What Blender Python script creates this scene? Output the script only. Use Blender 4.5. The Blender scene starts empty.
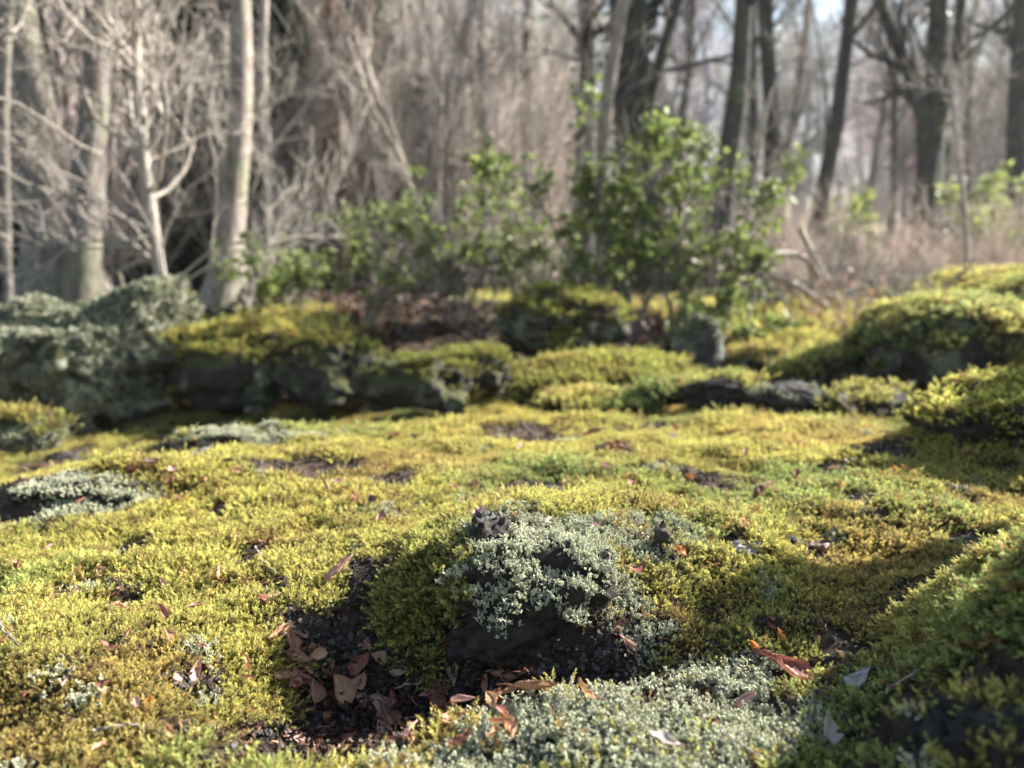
import bpy, bmesh, math, time
import numpy as np
from mathutils import Vector, Matrix
PI = math.pi
FLARE_VEIL = 0.0011
C = bpy.context.scene.collection
T0 = time.time()

# ------------------------------------------------------------------ camera model
CAMZ, PITCH, FPX = 0.33, math.radians(9.5), 800.0
cp, sp = math.cos(PITCH), math.sin(PITCH)

def ray(c, r):
    u, v = (c - 512) / FPX, (384 - r) / FPX
    return np.array([u, cp + v * sp, -sp + v * cp])

def at(c, r, Y):
    d = ray(c, r)
    return d * (Y / d[1]) + np.array([0, 0, CAMZ])

# ------------------------------------------------------------------ noise
def _h(ix, iy, iz, seed):
    h = (ix * 374761393 + iy * 668265263 + iz * 2147483647 + seed * 974711) & 0xFFFFFFFF
    h = ((h ^ (h >> 13)) * 1274126177) & 0xFFFFFFFF
    h = (h ^ (h >> 16)) & 0xFFFFFFFF
    h = (h * 2246822519) & 0xFFFFFFFF
    h = (h ^ (h >> 15)) & 0xFFFF
    return h / 65535.0

def vn(x, y, z=0.0, seed=0):
    x, y, z = np.broadcast_arrays(np.asarray(x, float), np.asarray(y, float), np.asarray(z, float))
    fx, fy, fz = np.floor(x), np.floor(y), np.floor(z)
    ix, iy, iz = fx.astype(np.int64), fy.astype(np.int64), fz.astype(np.int64)
    tx, ty, tz = x - fx, y - fy, z - fz
    tx, ty, tz = (t * t * (3 - 2 * t) for t in (tx, ty, tz))
    r = 0
    for a in (0, 1):
        for b in (0, 1):
            for c in (0, 1):
                w = (tx if a else 1 - tx) * (ty if b else 1 - ty) * (tz if c else 1 - tz)
                r = r + w * _h(ix + a, iy + b, iz + c, seed)
    return r * 2 - 1

def fbm(x, y, z=0.0, seed=0, o=4, g=0.5):
    s, a = 0, 1.0
    for k in range(o):
        s = s + a * vn(x, y, z, seed + k * 17)
        x, y, z, a = x * 2.03 + 5.3, y * 2.03 - 3.1, z * 2.03 + 1.7, a * g
    return s

def ss(a, b, x):
    t = np.clip((x - a) / (b - a), 0, 1)
    return t * t * (3 - 2 * t)

def blob(x, y, cx, cy, rx, ry, rot=0.0, p=1.0):
    c, s = math.cos(rot), math.sin(rot)
    u, v = (x - cx) * c + (y - cy) * s, -(x - cx) * s + (y - cy) * c
    return np.exp(-((u / rx) ** 2 + (v / ry) ** 2) ** p)

# ------------------------------------------------------------------ terrain
def H0(x, y):
    x = np.asarray(x, float); y = np.asarray(y, float)
    # crest of the mossy swell, nearer on the left
    yc = 1.20 + 0.46 * ss(-1.0, 0.0, x) + 0.05 * vn(x * 2.3, 3.0, 0, 5)
    z = 0.010 * fbm(x * 3.1, y * 3.1, 0, 1, 3) - 0.034 * ss(1.1, 1.7, y)
    z = z - 0.05 * ss(-0.3, -1.1, x) * (1 - ss(2.5, 4.0, y))
    hollow = ss(yc, yc + 0.5, y) * (1 - ss(2.9, 4.2, y))
    z = z - hollow * (0.20 - 0.12 * ss(0.3, 1.1, x))
    far = ss(3.0, 5.0, y)
    z = z + far * (0.04 + 0.07 * ss(-1.0, -3.0, x) + 0.05 * fbm(x * 0.9, y * 0.9, 0, 9, 3))
    r = np.sqrt(x * x + y * y)
    z = z + 0.9 * ss(9, 30, r) * (0.4 + 0.4 * vn(x * .07, y * .07, 0, 3)) * ss(0, 8, y)
    # features of the foreground
    z = z + 0.060 * blob(x, y, 0.10, 0.82, 0.17, 0.13, 0.0, 1.2)         # swell behind the central rock
    z = z + 0.035 * blob(x, y, -0.04, 0.74, 0.12, 0.10)                   # its left shoulder
    z = z - 0.050 * blob(x, y, -0.13, 0.585, 0.10, 0.085, 0.5, 1.3) - 0.05 * blob(x, y, 0.0, 0.60, 0.13, 0.035, 0, 1.5)         # leaf-filled dip
    z = z + 0.016 * blob(x, y, 0.06, 0.505, 0.10, 0.04)                    # lichen cushion
    z = z + 0.018 * blob(x, y, -0.34, 0.56, 0.13, 0.08)
    z = z + 0.19 * blob(x, y, 0.47, 0.49, 0.17, 0.165, 0.3, 1.4)           # near mound on the right
    z = z + 0.018 * blob(x, y, 0.27, 0.66, 0.10, 0.04, 0.5)
    z = z + 0.025 * blob(x, y, 0.45, 0.95, 0.20, 0.10, 0.3)
    z = z + 0.035 * blob(x, y, -0.63, 1.08, 0.20, 0.05, 0.25)              # pale lichen strip
    z = z + 0.035 * blob(x, y, -0.50, 1.42, 0.15, 0.05, 0.15)
    z = z + 0.12 * blob(x, y, 0.90, 1.28, 0.22, 0.13, 0.1, 1.6)          # right ledge base
    z = z + 0.25 * ss(1.0, 1.6, x) * ss(1.5, 2.3, y) * (1 - ss(2.6, 3.3, y)) + 0.10 * ss(0.9, 1.6, x) * ss(0.9, 1.4, y) * (1 - ss(2.6, 3.3, y))
    z = z + 0.035 * fbm(x * 13, y * 13, 0, 44, 3) * blob(x, y, 0.42, 0.50, 0.2, 0.2)
    return z

def H(x, y):
    x = np.asarray(x, float); y = np.asarray(y, float)
    z = H0(x, y)
    near = 1 - ss(2.0, 4.0, np.sqrt(x * x + y * y))
    z = z + near * (0.0070 * fbm(x * 11, y * 11, 0, 21, 2) + 0.011 * (0.35 - np.abs(fbm(x * 17, y * 17, 0, 25, 2))) + 0.006 * (0.4 - np.abs(fbm(x * 40, y * 40, 0, 31, 2))))
    return z

def gp(c, r):
    d = ray(c, r)
    ts = np.linspace(0.3, 9.0, 5000)
    P = d[None] * ts[:, None] + np.array([0, 0, CAMZ])
    below = P[:, 2] < H(P[:, 0], P[:, 1])
    k = int(np.argmax(below)) if below.any() else -1
    return P[k]

def normal(x, y, e=0.004):
    n = np.stack([H(x - e, y) - H(x + e, y), H(x, y - e) - H(x, y + e), np.full(np.shape(x), 2 * e)], -1)
    return n / np.linalg.norm(n, axis=-1, keepdims=True)

# ------------------------------------------------------------------ materials
def mat(name):
    m = bpy.data.materials.new(name); m.use_nodes = True
    nt = m.node_tree; nt.nodes.clear()
    out = nt.nodes.new('ShaderNodeOutputMaterial')
    return m, nt, out

def N(nt, t, **kw):
    n = nt.nodes.new(t)
    for k, v in kw.items():
        if k.startswith('i_'):
            n.inputs[k[2:].replace('_', ' ')].default_value = v
        else:
            setattr(n, k, v)
    return n

def ramp(nt, fac, stops):
    r = nt.nodes.new('ShaderNodeValToRGB')
    el = r.color_ramp.elements
    while len(el) < len(stops): el.new(0.5)
    for e, (p, c) in zip(el, stops): e.position = p; e.color = (*c, 1)
    nt.links.new(fac, r.inputs[0]); return r.outputs[0]

def noise(nt, scale, detail=5, rough=0.6, vec=None):
    n = N(nt, 'ShaderNodeTexNoise'); n.inputs['Scale'].default_value = scale
    n.inputs['Detail'].default_value = detail; n.inputs['Roughness'].default_value = rough
    if vec is not None: nt.links.new(vec, n.inputs['Vector'])
    return n.outputs['Fac']

def mixc(nt, fac, a, b, mode='MIX'):
    m = nt.nodes.new('ShaderNodeMix'); m.data_type = 'RGBA'; m.blend_type = mode
    for s, v in ((m.inputs[0], fac), (m.inputs[6], a), (m.inputs[7], b)):
        if hasattr(v, 'is_linked') or isinstance(v, bpy.types.NodeSocket): nt.links.new(v, s)
        elif isinstance(v, tuple): s.default_value = (*v, 1)
        else: s.default_value = v
    return m.outputs[2]

def leafy(name, lo, hi, trans=0.35, rough=0.55, spec=0.3, inst=True):
    """small plant surfaces: base-to-tip colour, random per shoot, tint per clump"""
    m, nt, out = mat(name)
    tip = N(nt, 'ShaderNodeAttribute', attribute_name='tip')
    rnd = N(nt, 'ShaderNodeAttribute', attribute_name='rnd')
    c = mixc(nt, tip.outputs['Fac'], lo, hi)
    v = N(nt, 'ShaderNodeMapRange'); v.inputs['To Min'].default_value = 0.62; v.inputs['To Max'].default_value = 1.3
    nt.links.new(rnd.outputs['Fac'], v.inputs[0])
    hsv = N(nt, 'ShaderNodeHueSaturation'); nt.links.new(v.outputs[0], hsv.inputs['Value'])
    h = N(nt, 'ShaderNodeMapRange'); h.inputs['To Min'].default_value = 0.515; h.inputs['To Max'].default_value = 0.485
    nt.links.new(rnd.outputs['Fac'], h.inputs[0]); nt.links.new(h.outputs[0], hsv.inputs['Hue'])
    nt.links.new(c, hsv.inputs['Color']); c = hsv.outputs[0]
    if inst:
        t = N(nt, 'ShaderNodeAttribute', attribute_name='tint', attribute_type='INSTANCER')
        c = mixc(nt, 1.0, c, t.outputs['Color'], 'MULTIPLY')
    p = N(nt, 'ShaderNodeBsdfPrincipled'); nt.links.new(c, p.inputs['Base Color'])
    p.inputs['Roughness'].default_value = rough; p.inputs['Specular IOR Level'].default_value = spec
    tr = N(nt, 'ShaderNodeBsdfTranslucent'); nt.links.new(c, tr.inputs['Color'])
    mx = N(nt, 'ShaderNodeMixShader'); mx.inputs[0].default_value = trans
    nt.links.new(p.outputs[0], mx.inputs[1]); nt.links.new(tr.outputs[0], mx.inputs[2])
    nt.links.new(mx.outputs[0], out.inputs[0])
    return m

def rockmat(name, dark, light, lich, lich_amt, moss_amt, bump=0.6, scale=1.0):
    m, nt, out = mat(name)
    tc = N(nt, 'ShaderNodeTexCoord').outputs['Object']
    geo = N(nt, 'ShaderNodeNewGeometry')
    n1 = noise(nt, 30 * scale, 8, 0.7, tc); n2 = noise(nt, 9 * scale, 5, 0.6, tc)
    c = mixc(nt, ramp(nt, n1, [(0.35, (0, 0, 0)), (0.7, (1, 1, 1))]), dark, light)
    l = ramp(nt, n2, [(0.62 - 0.25 * lich_amt, (0, 0, 0)), (0.68 - 0.2 * lich_amt, (1, 1, 1))])
    l2 = mixc(nt, 1.0, l, ramp(nt, n1, [(0.35, (0.1, 0.1, 0.1)), (0.55, (1, 1, 1))]), 'MULTIPLY')
    if lich_amt > 0: c = mixc(nt, l2, c, lich)
    if moss_amt > 0:
        sx = N(nt, 'ShaderNodeSeparateXYZ'); nt.links.new(geo.outputs['Normal'], sx.inputs[0])
        ad = N(nt, 'ShaderNodeMath', operation='MULTIPLY_ADD'); nt.links.new(n2, ad.inputs[0]); ad.inputs[1].default_value = 1.4
        nt.links.new(sx.outputs[2], ad.inputs[2])
        mk = ramp(nt, ad.outputs[0], [(min(.98, 1.35 - 0.75 * moss_amt) , (0, 0, 0)), (min(1.0, 1.5 - 0.75 * moss_amt), (1, 1, 1))])
        mc = mixc(nt, n1, (0.02, 0.025, 0.008), (0.07, 0.07, 0.022))
        c = mixc(nt, mk, c, mc)
    p = N(nt, 'ShaderNodeBsdfPrincipled'); nt.links.new(c, p.inputs['Base Color']); p.inputs['Roughness'].default_value = 0.85
    p.inputs['Specular IOR Level'].default_value = 0.25
    b = N(nt, 'ShaderNodeBump'); b.inputs['Strength'].default_value = bump; b.inputs['Distance'].default_value = 0.008 / scale
    nt.links.new(n1, b.inputs['Height']); nt.links.new(b.outputs[0], p.inputs['Normal'])
    nt.links.new(p.outputs[0], out.inputs[0]); return m

def bark(name, a, b, scale=1.0, green=0.0):
    m, nt, out = mat(name)
    tc = N(nt, 'ShaderNodeTexCoord').outputs['Object']
    mp = N(nt, 'ShaderNodeMapping'); mp.inputs['Scale'].default_value = (14 * scale, 14 * scale, 3.5 * scale); nt.links.new(tc, mp.inputs[0])
    n1 = noise(nt, 2.0, 7, 0.7, mp.outputs[0]); n2 = noise(nt, 2.2 * scale, 3, 0.5, tc)
    c = mixc(nt, ramp(nt, n1, [(0.35, (0, 0, 0)), (0.65, (1, 1, 1))]), a, b)
    if green: c = mixc(nt, ramp(nt, n2, [(0.5, (0, 0, 0)), (0.62, (green,) * 3)]), c, (0.10, 0.12, 0.04))
    p = N(nt, 'ShaderNodeBsdfPrincipled'); nt.links.new(c, p.inputs['Base Color']); p.inputs['Roughness'].default_value = 0.85
    p.inputs['Specular IOR Level'].default_value = 0.2
    bp = N(nt, 'ShaderNodeBump'); bp.inputs['Strength'].default_value = 0.5; bp.inputs['Distance'].default_value = 0.01
    nt.links.new(n1, bp.inputs['Height']); nt.links.new(bp.outputs[0], p.inputs['Normal'])
    nt.links.new(p.outputs[0], out.inputs[0]); return m

def leafmat(name, base, vein, trans=0.25, rough=0.6):
    m, nt, out = mat(name)
    tc = N(nt, 'ShaderNodeTexCoord').outputs['Object']
    tip = N(nt, 'ShaderNodeAttribute', attribute_name='tip')
    n1 = noise(nt, 160, 5, 0.6, tc); n2 = noise(nt, 60, 3, 0.5, tc)
    c = mixc(nt, n2, tuple(v * 0.7 for v in base), tuple(min(1, v * 1.35) for v in base))
    c = mixc(nt, tip.outputs['Fac'], c, vein)
    c = mixc(nt, ramp(nt, n1, [(0.3, (0.4, 0.4, 0.4)), (0.5, (0, 0, 0))]), c, tuple(v * 0.5 for v in base))
    p = N(nt, 'ShaderNodeBsdfPrincipled'); nt.links.new(c, p.inputs['Base Color']); p.inputs['Roughness'].default_value = rough
    tr = N(nt, 'ShaderNodeBsdfTranslucent'); nt.links.new(c, tr.inputs['Color'])
    mx = N(nt, 'ShaderNodeMixShader'); mx.inputs[0].default_value = trans
    nt.links.new(p.outputs[0], mx.inputs[1]); nt.links.new(tr.outputs[0], mx.inputs[2])
    nt.links.new(mx.outputs[0], out.inputs[0]); return m

M = {}
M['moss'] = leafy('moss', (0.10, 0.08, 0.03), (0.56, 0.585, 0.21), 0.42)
M['lichen'] = leafy('lichen', (0.15, 0.145, 0.09), (0.62, 0.635, 0.46), 0.12, 0.8, 0.1)
M['rosette'] = leafy('foliose_lichen', (0.08, 0.08, 0.055), (0.34, 0.35, 0.245), 0.1, 0.8, 0.1)
M['litter'] = leafy('litter', (0.03, 0.02, 0.014), (0.15, 0.085, 0.05), 0.1, 0.7)
M['gravel'] = leafy('gravel', (0.02, 0.017, 0.015), (0.09, 0.078, 0.07), 0.0, 0.8)
M['lava'] = rockmat('lava_rock', (0.008, 0.007, 0.006), (0.05, 0.042, 0.036), (0.22, 0.24, 0.19), 0.0, 0.0, 1.0, 4.0)
M['lava_bare'] = rockmat('bare_lava', (0.012, 0.010, 0.009), (0.085, 0.072, 0.062), (0.2, 0.22, 0.18), 0.15, 0.0, 1.0, 3.0)
M['rock_lichen'] = rockmat('lichen_rock', (0.02, 0.02, 0.016), (0.10, 0.10, 0.08), (0.30, 0.31, 0.24), 0.6, 0.1, 0.8)
M['rock_moss'] = rockmat('mossy_rock', (0.014, 0.012, 0.010), (0.06, 0.052, 0.045), (0.15, 0.16, 0.12), 0.3, 0.5, 0.9)
M['rock_grey'] = rockmat('grey_rock', (0.03, 0.028, 0.026), (0.13, 0.125, 0.115), (0.30, 0.32, 0.27), 0.6, 0.2, 0.9)
M['bark_dark'] = bark('dark_bark', (0.018, 0.016, 0.016), (0.075, 0.068, 0.066), 1.0, 0.5)
M['bark_mid'] = bark('grey_bark', (0.08, 0.07, 0.062), (0.26, 0.23, 0.20), 1.0, 0.3)
M['bark_pale'] = bark('pale_bark', (0.10, 0.085, 0.072), (0.36, 0.31, 0.27), 1.6, 0.4)
M['twig_pale'] = bark('pale_twig', (0.20, 0.175, 0.15), (0.44, 0.39, 0.34), 4.0)
M['twig_brown'] = bark('brown_twig', (0.18, 0.15, 0.13), (0.46, 0.40, 0.35), 2.0)
M['twig_red'] = bark('red_twig', (0.24, 0.15, 0.12), (0.50, 0.34, 0.28), 3.0)
M['evergreen'] = leafy('glossy_leaves', (0.05, 0.08, 0.022), (0.21, 0.255, 0.075), 0.42, 0.6, 0.25, False)
M['evergreen_dark'] = leafy('dark_leaves', (0.012, 0.024, 0.010), (0.03, 0.05, 0.018), 0.15, 0.45, 0.4, False)
M['fresh'] = leafy('pale_green_leaves', (0.14, 0.19, 0.05), (0.30, 0.34, 0.10), 0.4, 0.5, 0.3, False)
M['dry'] = leafy('dry_leaves', (0.16, 0.08, 0.04), (0.38, 0.22, 0.12), 0.3, 0.6, 0.3, False)

# ground
m, nt, out = mat('forest_soil')
tc = N(nt, 'ShaderNodeTexCoord').outputs['Object']
n1 = noise(nt, 90, 8, 0.7, tc); n2 = noise(nt, 3.0, 5, 0.6, tc)
c = mixc(nt, n1, (0.014, 0.011, 0.009), (0.062, 0.046, 0.034))
vo = N(nt, 'ShaderNodeTexVoronoi'); vo.inputs['Scale'].default_value = 60; nt.links.new(tc, vo.inputs['Vector'])
lit = ramp(nt, vo.outputs['Color'], [(0.25, (0.03, 0.022, 0.017)), (0.8, (0.13, 0.088, 0.06))])
c = mixc(nt, ramp(nt, n2, [(0.40, (0.1, 0.1, 0.1)), (0.6, (0.8, 0.8, 0.8))]), c, lit)
p = N(nt, 'ShaderNodeBsdfPrincipled'); nt.links.new(c, p.inputs['Base Color']); p.inputs['Roughness'].default_value = 0.95
p.inputs['Specular IOR Level'].default_value = 0.1
b = N(nt, 'ShaderNodeBump'); b.inputs['Strength'].default_value = 0.8; b.inputs['Distance'].default_value = 0.006
nt.links.new(n1, b.inputs['Height']); nt.links.new(b.outputs[0], p.inputs['Normal']); nt.links.new(p.outputs[0], out.inputs[0])
M['soil'] = m

# ------------------------------------------------------------------ mesh helpers
def tag(o, label=None, cat=None, group=None, kind=None):
    for k, v in (('label', label), ('category', cat), ('group', group), ('kind', kind)):
        if v: o[k] = v
    return o

def empty(name, loc, label, cat, group=None):
    o = bpy.data.objects.new(name, None); C.objects.link(o); o.location = tuple(float(v) for v in loc)
    o.empty_display_size = 0.05
    return tag(o, label, cat, group)

class MB:
    def __init__(s): s.v, s.f3, s.f4, s.a, s.n = [], [], [], [], 0
    def add(s, V, F, tip=0.0, rnd=0.5):
        V = np.asarray(V, float).reshape(-1, 3); F = np.asarray(F)
        (s.f3 if F.shape[1] == 3 else s.f4).append(F + s.n)
        s.v.append(V); s.a.append(np.stack([np.broadcast_to(tip, len(V)), np.broadcast_to(rnd, len(V))], 1)); s.n += len(V)
        return s
    def data(s):
        V = np.concatenate(s.v); A = np.concatenate(s.a)
        f3 = np.concatenate(s.f3) if s.f3 else np.zeros((0, 3), int)
        f4 = np.concatenate(s.f4) if s.f4 else np.zeros((0, 4), int)
        return V, f3, f4, A
    def build(s, name, material, parent=None, smooth=True, origin=None):
        V, f3, f4, A = s.data()
        return build(name, V, f3, f4, A, material, parent, smooth, origin)

def build(name, V, f3, f4, A, material, parent=None, smooth=True, origin=None, extra=None):
    me = bpy.data.meshes.new(name)
    off = np.zeros(3)
    if parent is not None: off = np.array(abs_loc(parent))
    elif origin is not None: off = np.asarray(origin, float)
    V = V - off
    me.vertices.add(len(V)); me.vertices.foreach_set('co', V.astype(np.float32).ravel())
    nl = len(f3) * 3 + len(f4) * 4
    if nl:
        me.loops.add(nl); me.loops.foreach_set('vertex_index', np.concatenate([f3.ravel(), f4.ravel()]).astype(np.int32))
        me.polygons.add(len(f3) + len(f4))
        me.polygons.foreach_set('loop_start', np.concatenate([np.arange(len(f3)) * 3, len(f3) * 3 + np.arange(len(f4)) * 4]).astype(np.int32))
        me.polygons.foreach_set('use_smooth', np.full(len(f3) + len(f4), smooth))
    if A is not None:
        for k, nm in enumerate(('tip', 'rnd')):
            at_ = me.attributes.new(nm, 'FLOAT', 'POINT'); at_.data.foreach_set('value', A[:, k].astype(np.float32))
    for nm, ty, arr in (extra or []):
        at_ = me.attributes.new(nm, ty, 'POINT')
        key = {'FLOAT_VECTOR': 'vector', 'FLOAT_COLOR': 'color'}.get(ty, 'value')
        at_.data.foreach_set(key, np.ascontiguousarray(arr).ravel())
    me.update(calc_edges=True)
    if material: me.materials.append(material)
    o = bpy.data.objects.new(name, me); C.objects.link(o)
    if parent is not None: o.parent = parent
    else: o.location = tuple(off)
    return o

def abs_loc(o):
    l = Vector(o.location)
    while o.parent is not None: o = o.parent; l = l + Vector(o.location)
    return l

def frames(n, spin, lean=None):
    """rotation matrices whose z is n, turned by spin"""
    n = n / np.linalg.norm(n, axis=-1, keepdims=True)
    a = np.where(np.abs(n[:, 2:3]) < 0.9, np.array([[0, 0, 1.0]]), np.array([[1.0, 0, 0]]))
    x = np.cross(a, n); x /= np.linalg.norm(x, axis=1, keepdims=True)
    y = np.cross(n, x)
    c, s = np.cos(spin)[:, None], np.sin(spin)[:, None]
    return np.stack([x * c + y * s, -x * s + y * c, n], 2)

def eulers(R):
    return np.stack([np.arctan2(R[:, 2, 1], R[:, 2, 2]), -np.arcsin(np.clip(R[:, 2, 0], -1, 1)), np.arctan2(R[:, 1, 0], R[:, 0, 0])], 1)

def stamp(mb, V, F, pos, R, sc, tip=0.0, rnd=None):
    n, k = len(pos), len(V)
    sc = np.broadcast_to(np.asarray(sc, float).reshape(-1, 1, 1), (n, 1, 1)) if np.ndim(sc) <= 1 else sc
    W = np.einsum('nij,kj->nki', R, V) * sc + pos[:, None, :]
    FF = (F[None] + (np.arange(n) * k)[:, None, None]).reshape(-1, F.shape[1])
    if rnd is None: rnd = np.full(n, 0.5)
    mb.add(W.reshape(-1, 3), FF, np.tile(np.broadcast_to(tip, k), n), np.repeat(rnd, k))

def tubes(mb, P, R, k=5, tip=0.0, rnd=None, cap=False):
    """P (n,m,3), R (n,m)"""
    n, m_, _ = P.shape
    T = np.gradient(P, axis=1); T /= np.linalg.norm(T, axis=2, keepdims=True) + 1e-9
    ref = np.where(np.abs(T[:, :1, 2:3]) < 0.8, np.array([0, 0, 1.0]), np.array([1.0, 0.1, 0]))
    ref = np.broadcast_to(ref, T.shape)
    X = np.cross(ref, T); X /= np.linalg.norm(X, axis=2, keepdims=True) + 1e-9
    Y = np.cross(T, X)
    a = np.arange(k) * 2 * PI / k
    V = P[:, :, None] + R[:, :, None, None] * (X[:, :, None] * np.cos(a)[:, None] + Y[:, :, None] * np.sin(a)[:, None])
    i, j = np.meshgrid(np.arange(m_ - 1), np.arange(k), indexing='ij')
    j2 = (j + 1) % k
    F = np.stack([i * k + j, i * k + j2, (i + 1) * k + j2, (i + 1) * k + j], -1).reshape(-1, 4)
    FF = (F[None] + (np.arange(n) * m_ * k)[:, None, None]).reshape(-1, 4)
    if rnd is None: rnd = np.full(n, 0.5)
    mb.add(V.reshape(-1, 3), FF, np.tile(np.broadcast_to(np.asarray(tip, float) if np.ndim(tip) else tip, m_).repeat(k), n), np.repeat(rnd, m_ * k))

def sprout(rng, P, R, per, t0, t1, L, ang, m_=5, rf=0.55, up=0.0, wob=0.12, bias=None, taper=0.25, tpow=1.0):
    """children branches of parent polylines"""
    n, mm, _ = P.shape
    idx = np.repeat(np.arange(n), per); N_ = len(idx)
    t = (t0 + (t1 - t0) * rng.random(N_) ** tpow) * (mm - 1)
    i = np.minimum(t.astype(int), mm - 2); f = (t - i)[:, None]
    p = P[idx, i] * (1 - f) + P[idx, i + 1] * f
    r = R[idx, i] * (1 - f[:, 0]) + R[idx, i + 1] * f[:, 0]
    d = P[idx, i + 1] - P[idx, i]; d /= np.linalg.norm(d, axis=1, keepdims=True) + 1e-9
    q = rng.normal(size=(N_, 3))
    if bias is not None: q = q + np.asarray(bias)
    q -= d * (q * d).sum(1, keepdims=True); q /= np.linalg.norm(q, axis=1, keepdims=True) + 1e-9
    a = ang * (0.7 + 0.6 * rng.random(N_))[:, None]
    d = d * np.cos(a) + q * np.sin(a)
    Ln = L * (0.5 + 0.8 * rng.random(N_)) * (1.15 - 0.6 * (t / (mm - 1)))
    out_ = np.zeros((N_, m_, 3)); out_[:, 0] = p
    for s in range(1, m_):
        d = d + rng.normal(size=(N_, 3)) * wob + np.array([0, 0, up])
        d /= np.linalg.norm(d, axis=1, keepdims=True)
        out_[:, s] = out_[:, s - 1] + d * (Ln / (m_ - 1))[:, None]
    r0 = np.minimum(r * rf, Ln * 0.03)
    RR = r0[:, None] * np.linspace(1, taper, m_)[None]
    return out_, RR

# ------------------------------------------------------------------ scatter node group
def make_ng(K):
    ng = bpy.data.node_groups.new('scatter_%d' % K, 'GeometryNodeTree')
    ng.interface.new_socket('Geometry', in_out='INPUT', socket_type='NodeSocketGeometry')
    ng.interface.new_socket('Geometry', in_out='OUTPUT', socket_type='NodeSocketGeometry')
    gi = ng.nodes.new('NodeGroupInput'); go = ng.nodes.new('NodeGroupOutput')
    def attr(nm, ty):
        a = ng.nodes.new('GeometryNodeInputNamedAttribute'); a.data_type = ty; a.inputs['Name'].default_value = nm
        return a.outputs['Attribute']
    tid = attr('tid', 'INT')
    def sep(k):
        cmpn = ng.nodes.new('FunctionNodeCompare'); cmpn.data_type = 'INT'; cmpn.operation = 'EQUAL'
        ng.links.new(tid, cmpn.inputs[2]); cmpn.inputs[3].default_value = k
        s = ng.nodes.new('GeometryNodeSeparateGeometry'); s.domain = 'POINT'
        ng.links.new(gi.outputs[0], s.inputs[0]); ng.links.new(cmpn.outputs[0], s.inputs['Selection'])
        return s.outputs[0]
    jn = ng.nodes.new('GeometryNodeJoinGeometry')
    for k in range(K):
        g = ng.nodes.new('GeometryNodeGeometryToInstance'); ng.links.new(sep(k + 1), g.inputs[0]); ng.links.new(g.outputs[0], jn.inputs[0])
    ip = ng.nodes.new('GeometryNodeInstanceOnPoints')
    ng.links.new(sep(0), ip.inputs['Points']); ng.links.new(jn.outputs[0], ip.inputs['Instance'])
    ip.inputs['Pick Instance'].default_value = True
    ng.links.new(attr('var', 'INT'), ip.inputs['Instance Index'])
    ng.links.new(attr('rot', 'FLOAT_VECTOR'), ip.inputs['Rotation'])
    ng.links.new(attr('scl', 'FLOAT_VECTOR'), ip.inputs['Scale'])
    ng.links.new(ip.outputs[0], go.inputs[0])
    return ng
NG = {}

def scatter(name, temps, pos, R, scl, tint, var, material, parent=None, smooth=True):
    """one object: template islands plus points, instanced by the node group"""
    K = len(temps)
    if K not in NG: NG[K] = make_ng(K)
    off = np.array(abs_loc(parent)) if parent is not None else np.zeros(3)
    Vs, f3s, f4s, As, tids, n = [], [], [], [], [], 0
    for k, t in enumerate(temps):
        V, f3, f4, A = t.data()
        Vs.append(V + off); f3s.append(f3 + n); f4s.append(f4 + n); As.append(A); tids.append(np.full(len(V), k + 1)); n += len(V)
    npnt = len(pos)
    scl = np.asarray(scl, float)
    if scl.ndim == 1: scl = np.repeat(scl[:, None], 3, 1)
    V = np.concatenate(Vs + [pos]); A = np.concatenate(As + [np.zeros((npnt, 2))])
    z = lambda k: np.zeros((n, k), np.float32)
    ex = [('tid', 'INT', np.concatenate(tids + [np.zeros(npnt)]).astype(np.int32)),
          ('var', 'INT', np.concatenate([np.zeros(n), var]).astype(np.int32)),
          ('rot', 'FLOAT_VECTOR', np.concatenate([z(3), eulers(R)]).astype(np.float32)),
          ('scl', 'FLOAT_VECTOR', np.concatenate([z(3), scl]).astype(np.float32)),
          ('tint', 'FLOAT_COLOR', np.concatenate([z(4), np.concatenate([tint, np.ones((npnt, 1))], 1)]).astype(np.float32))]
    o = build(name, V, np.concatenate(f3s), np.concatenate(f4s), A, material, parent, smooth, None, ex)
    md = o.modifiers.new('scatter', 'NODES'); md.node_group = NG[K]
    return o

# ------------------------------------------------------------------ templates
LEAF_V = np.array([[0, 0, 0], [0.32, 0.45, 0.10], [0, 0.5, 0.0], [-0.32, 0.45, 0.10], [0, 1, -0.04]])
LEAF_F = np.array([[0, 1, 2], [0, 2, 3], [1, 4, 2], [2, 4, 3]])

def along(d, rng, w):
    """frames whose y is d"""
    R = frames(d, rng.random(len(d)) * 2 * PI)
    return np.stack([R[:, :, 0] * w, R[:, :, 2], R[:, :, 1]], 2)

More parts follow.
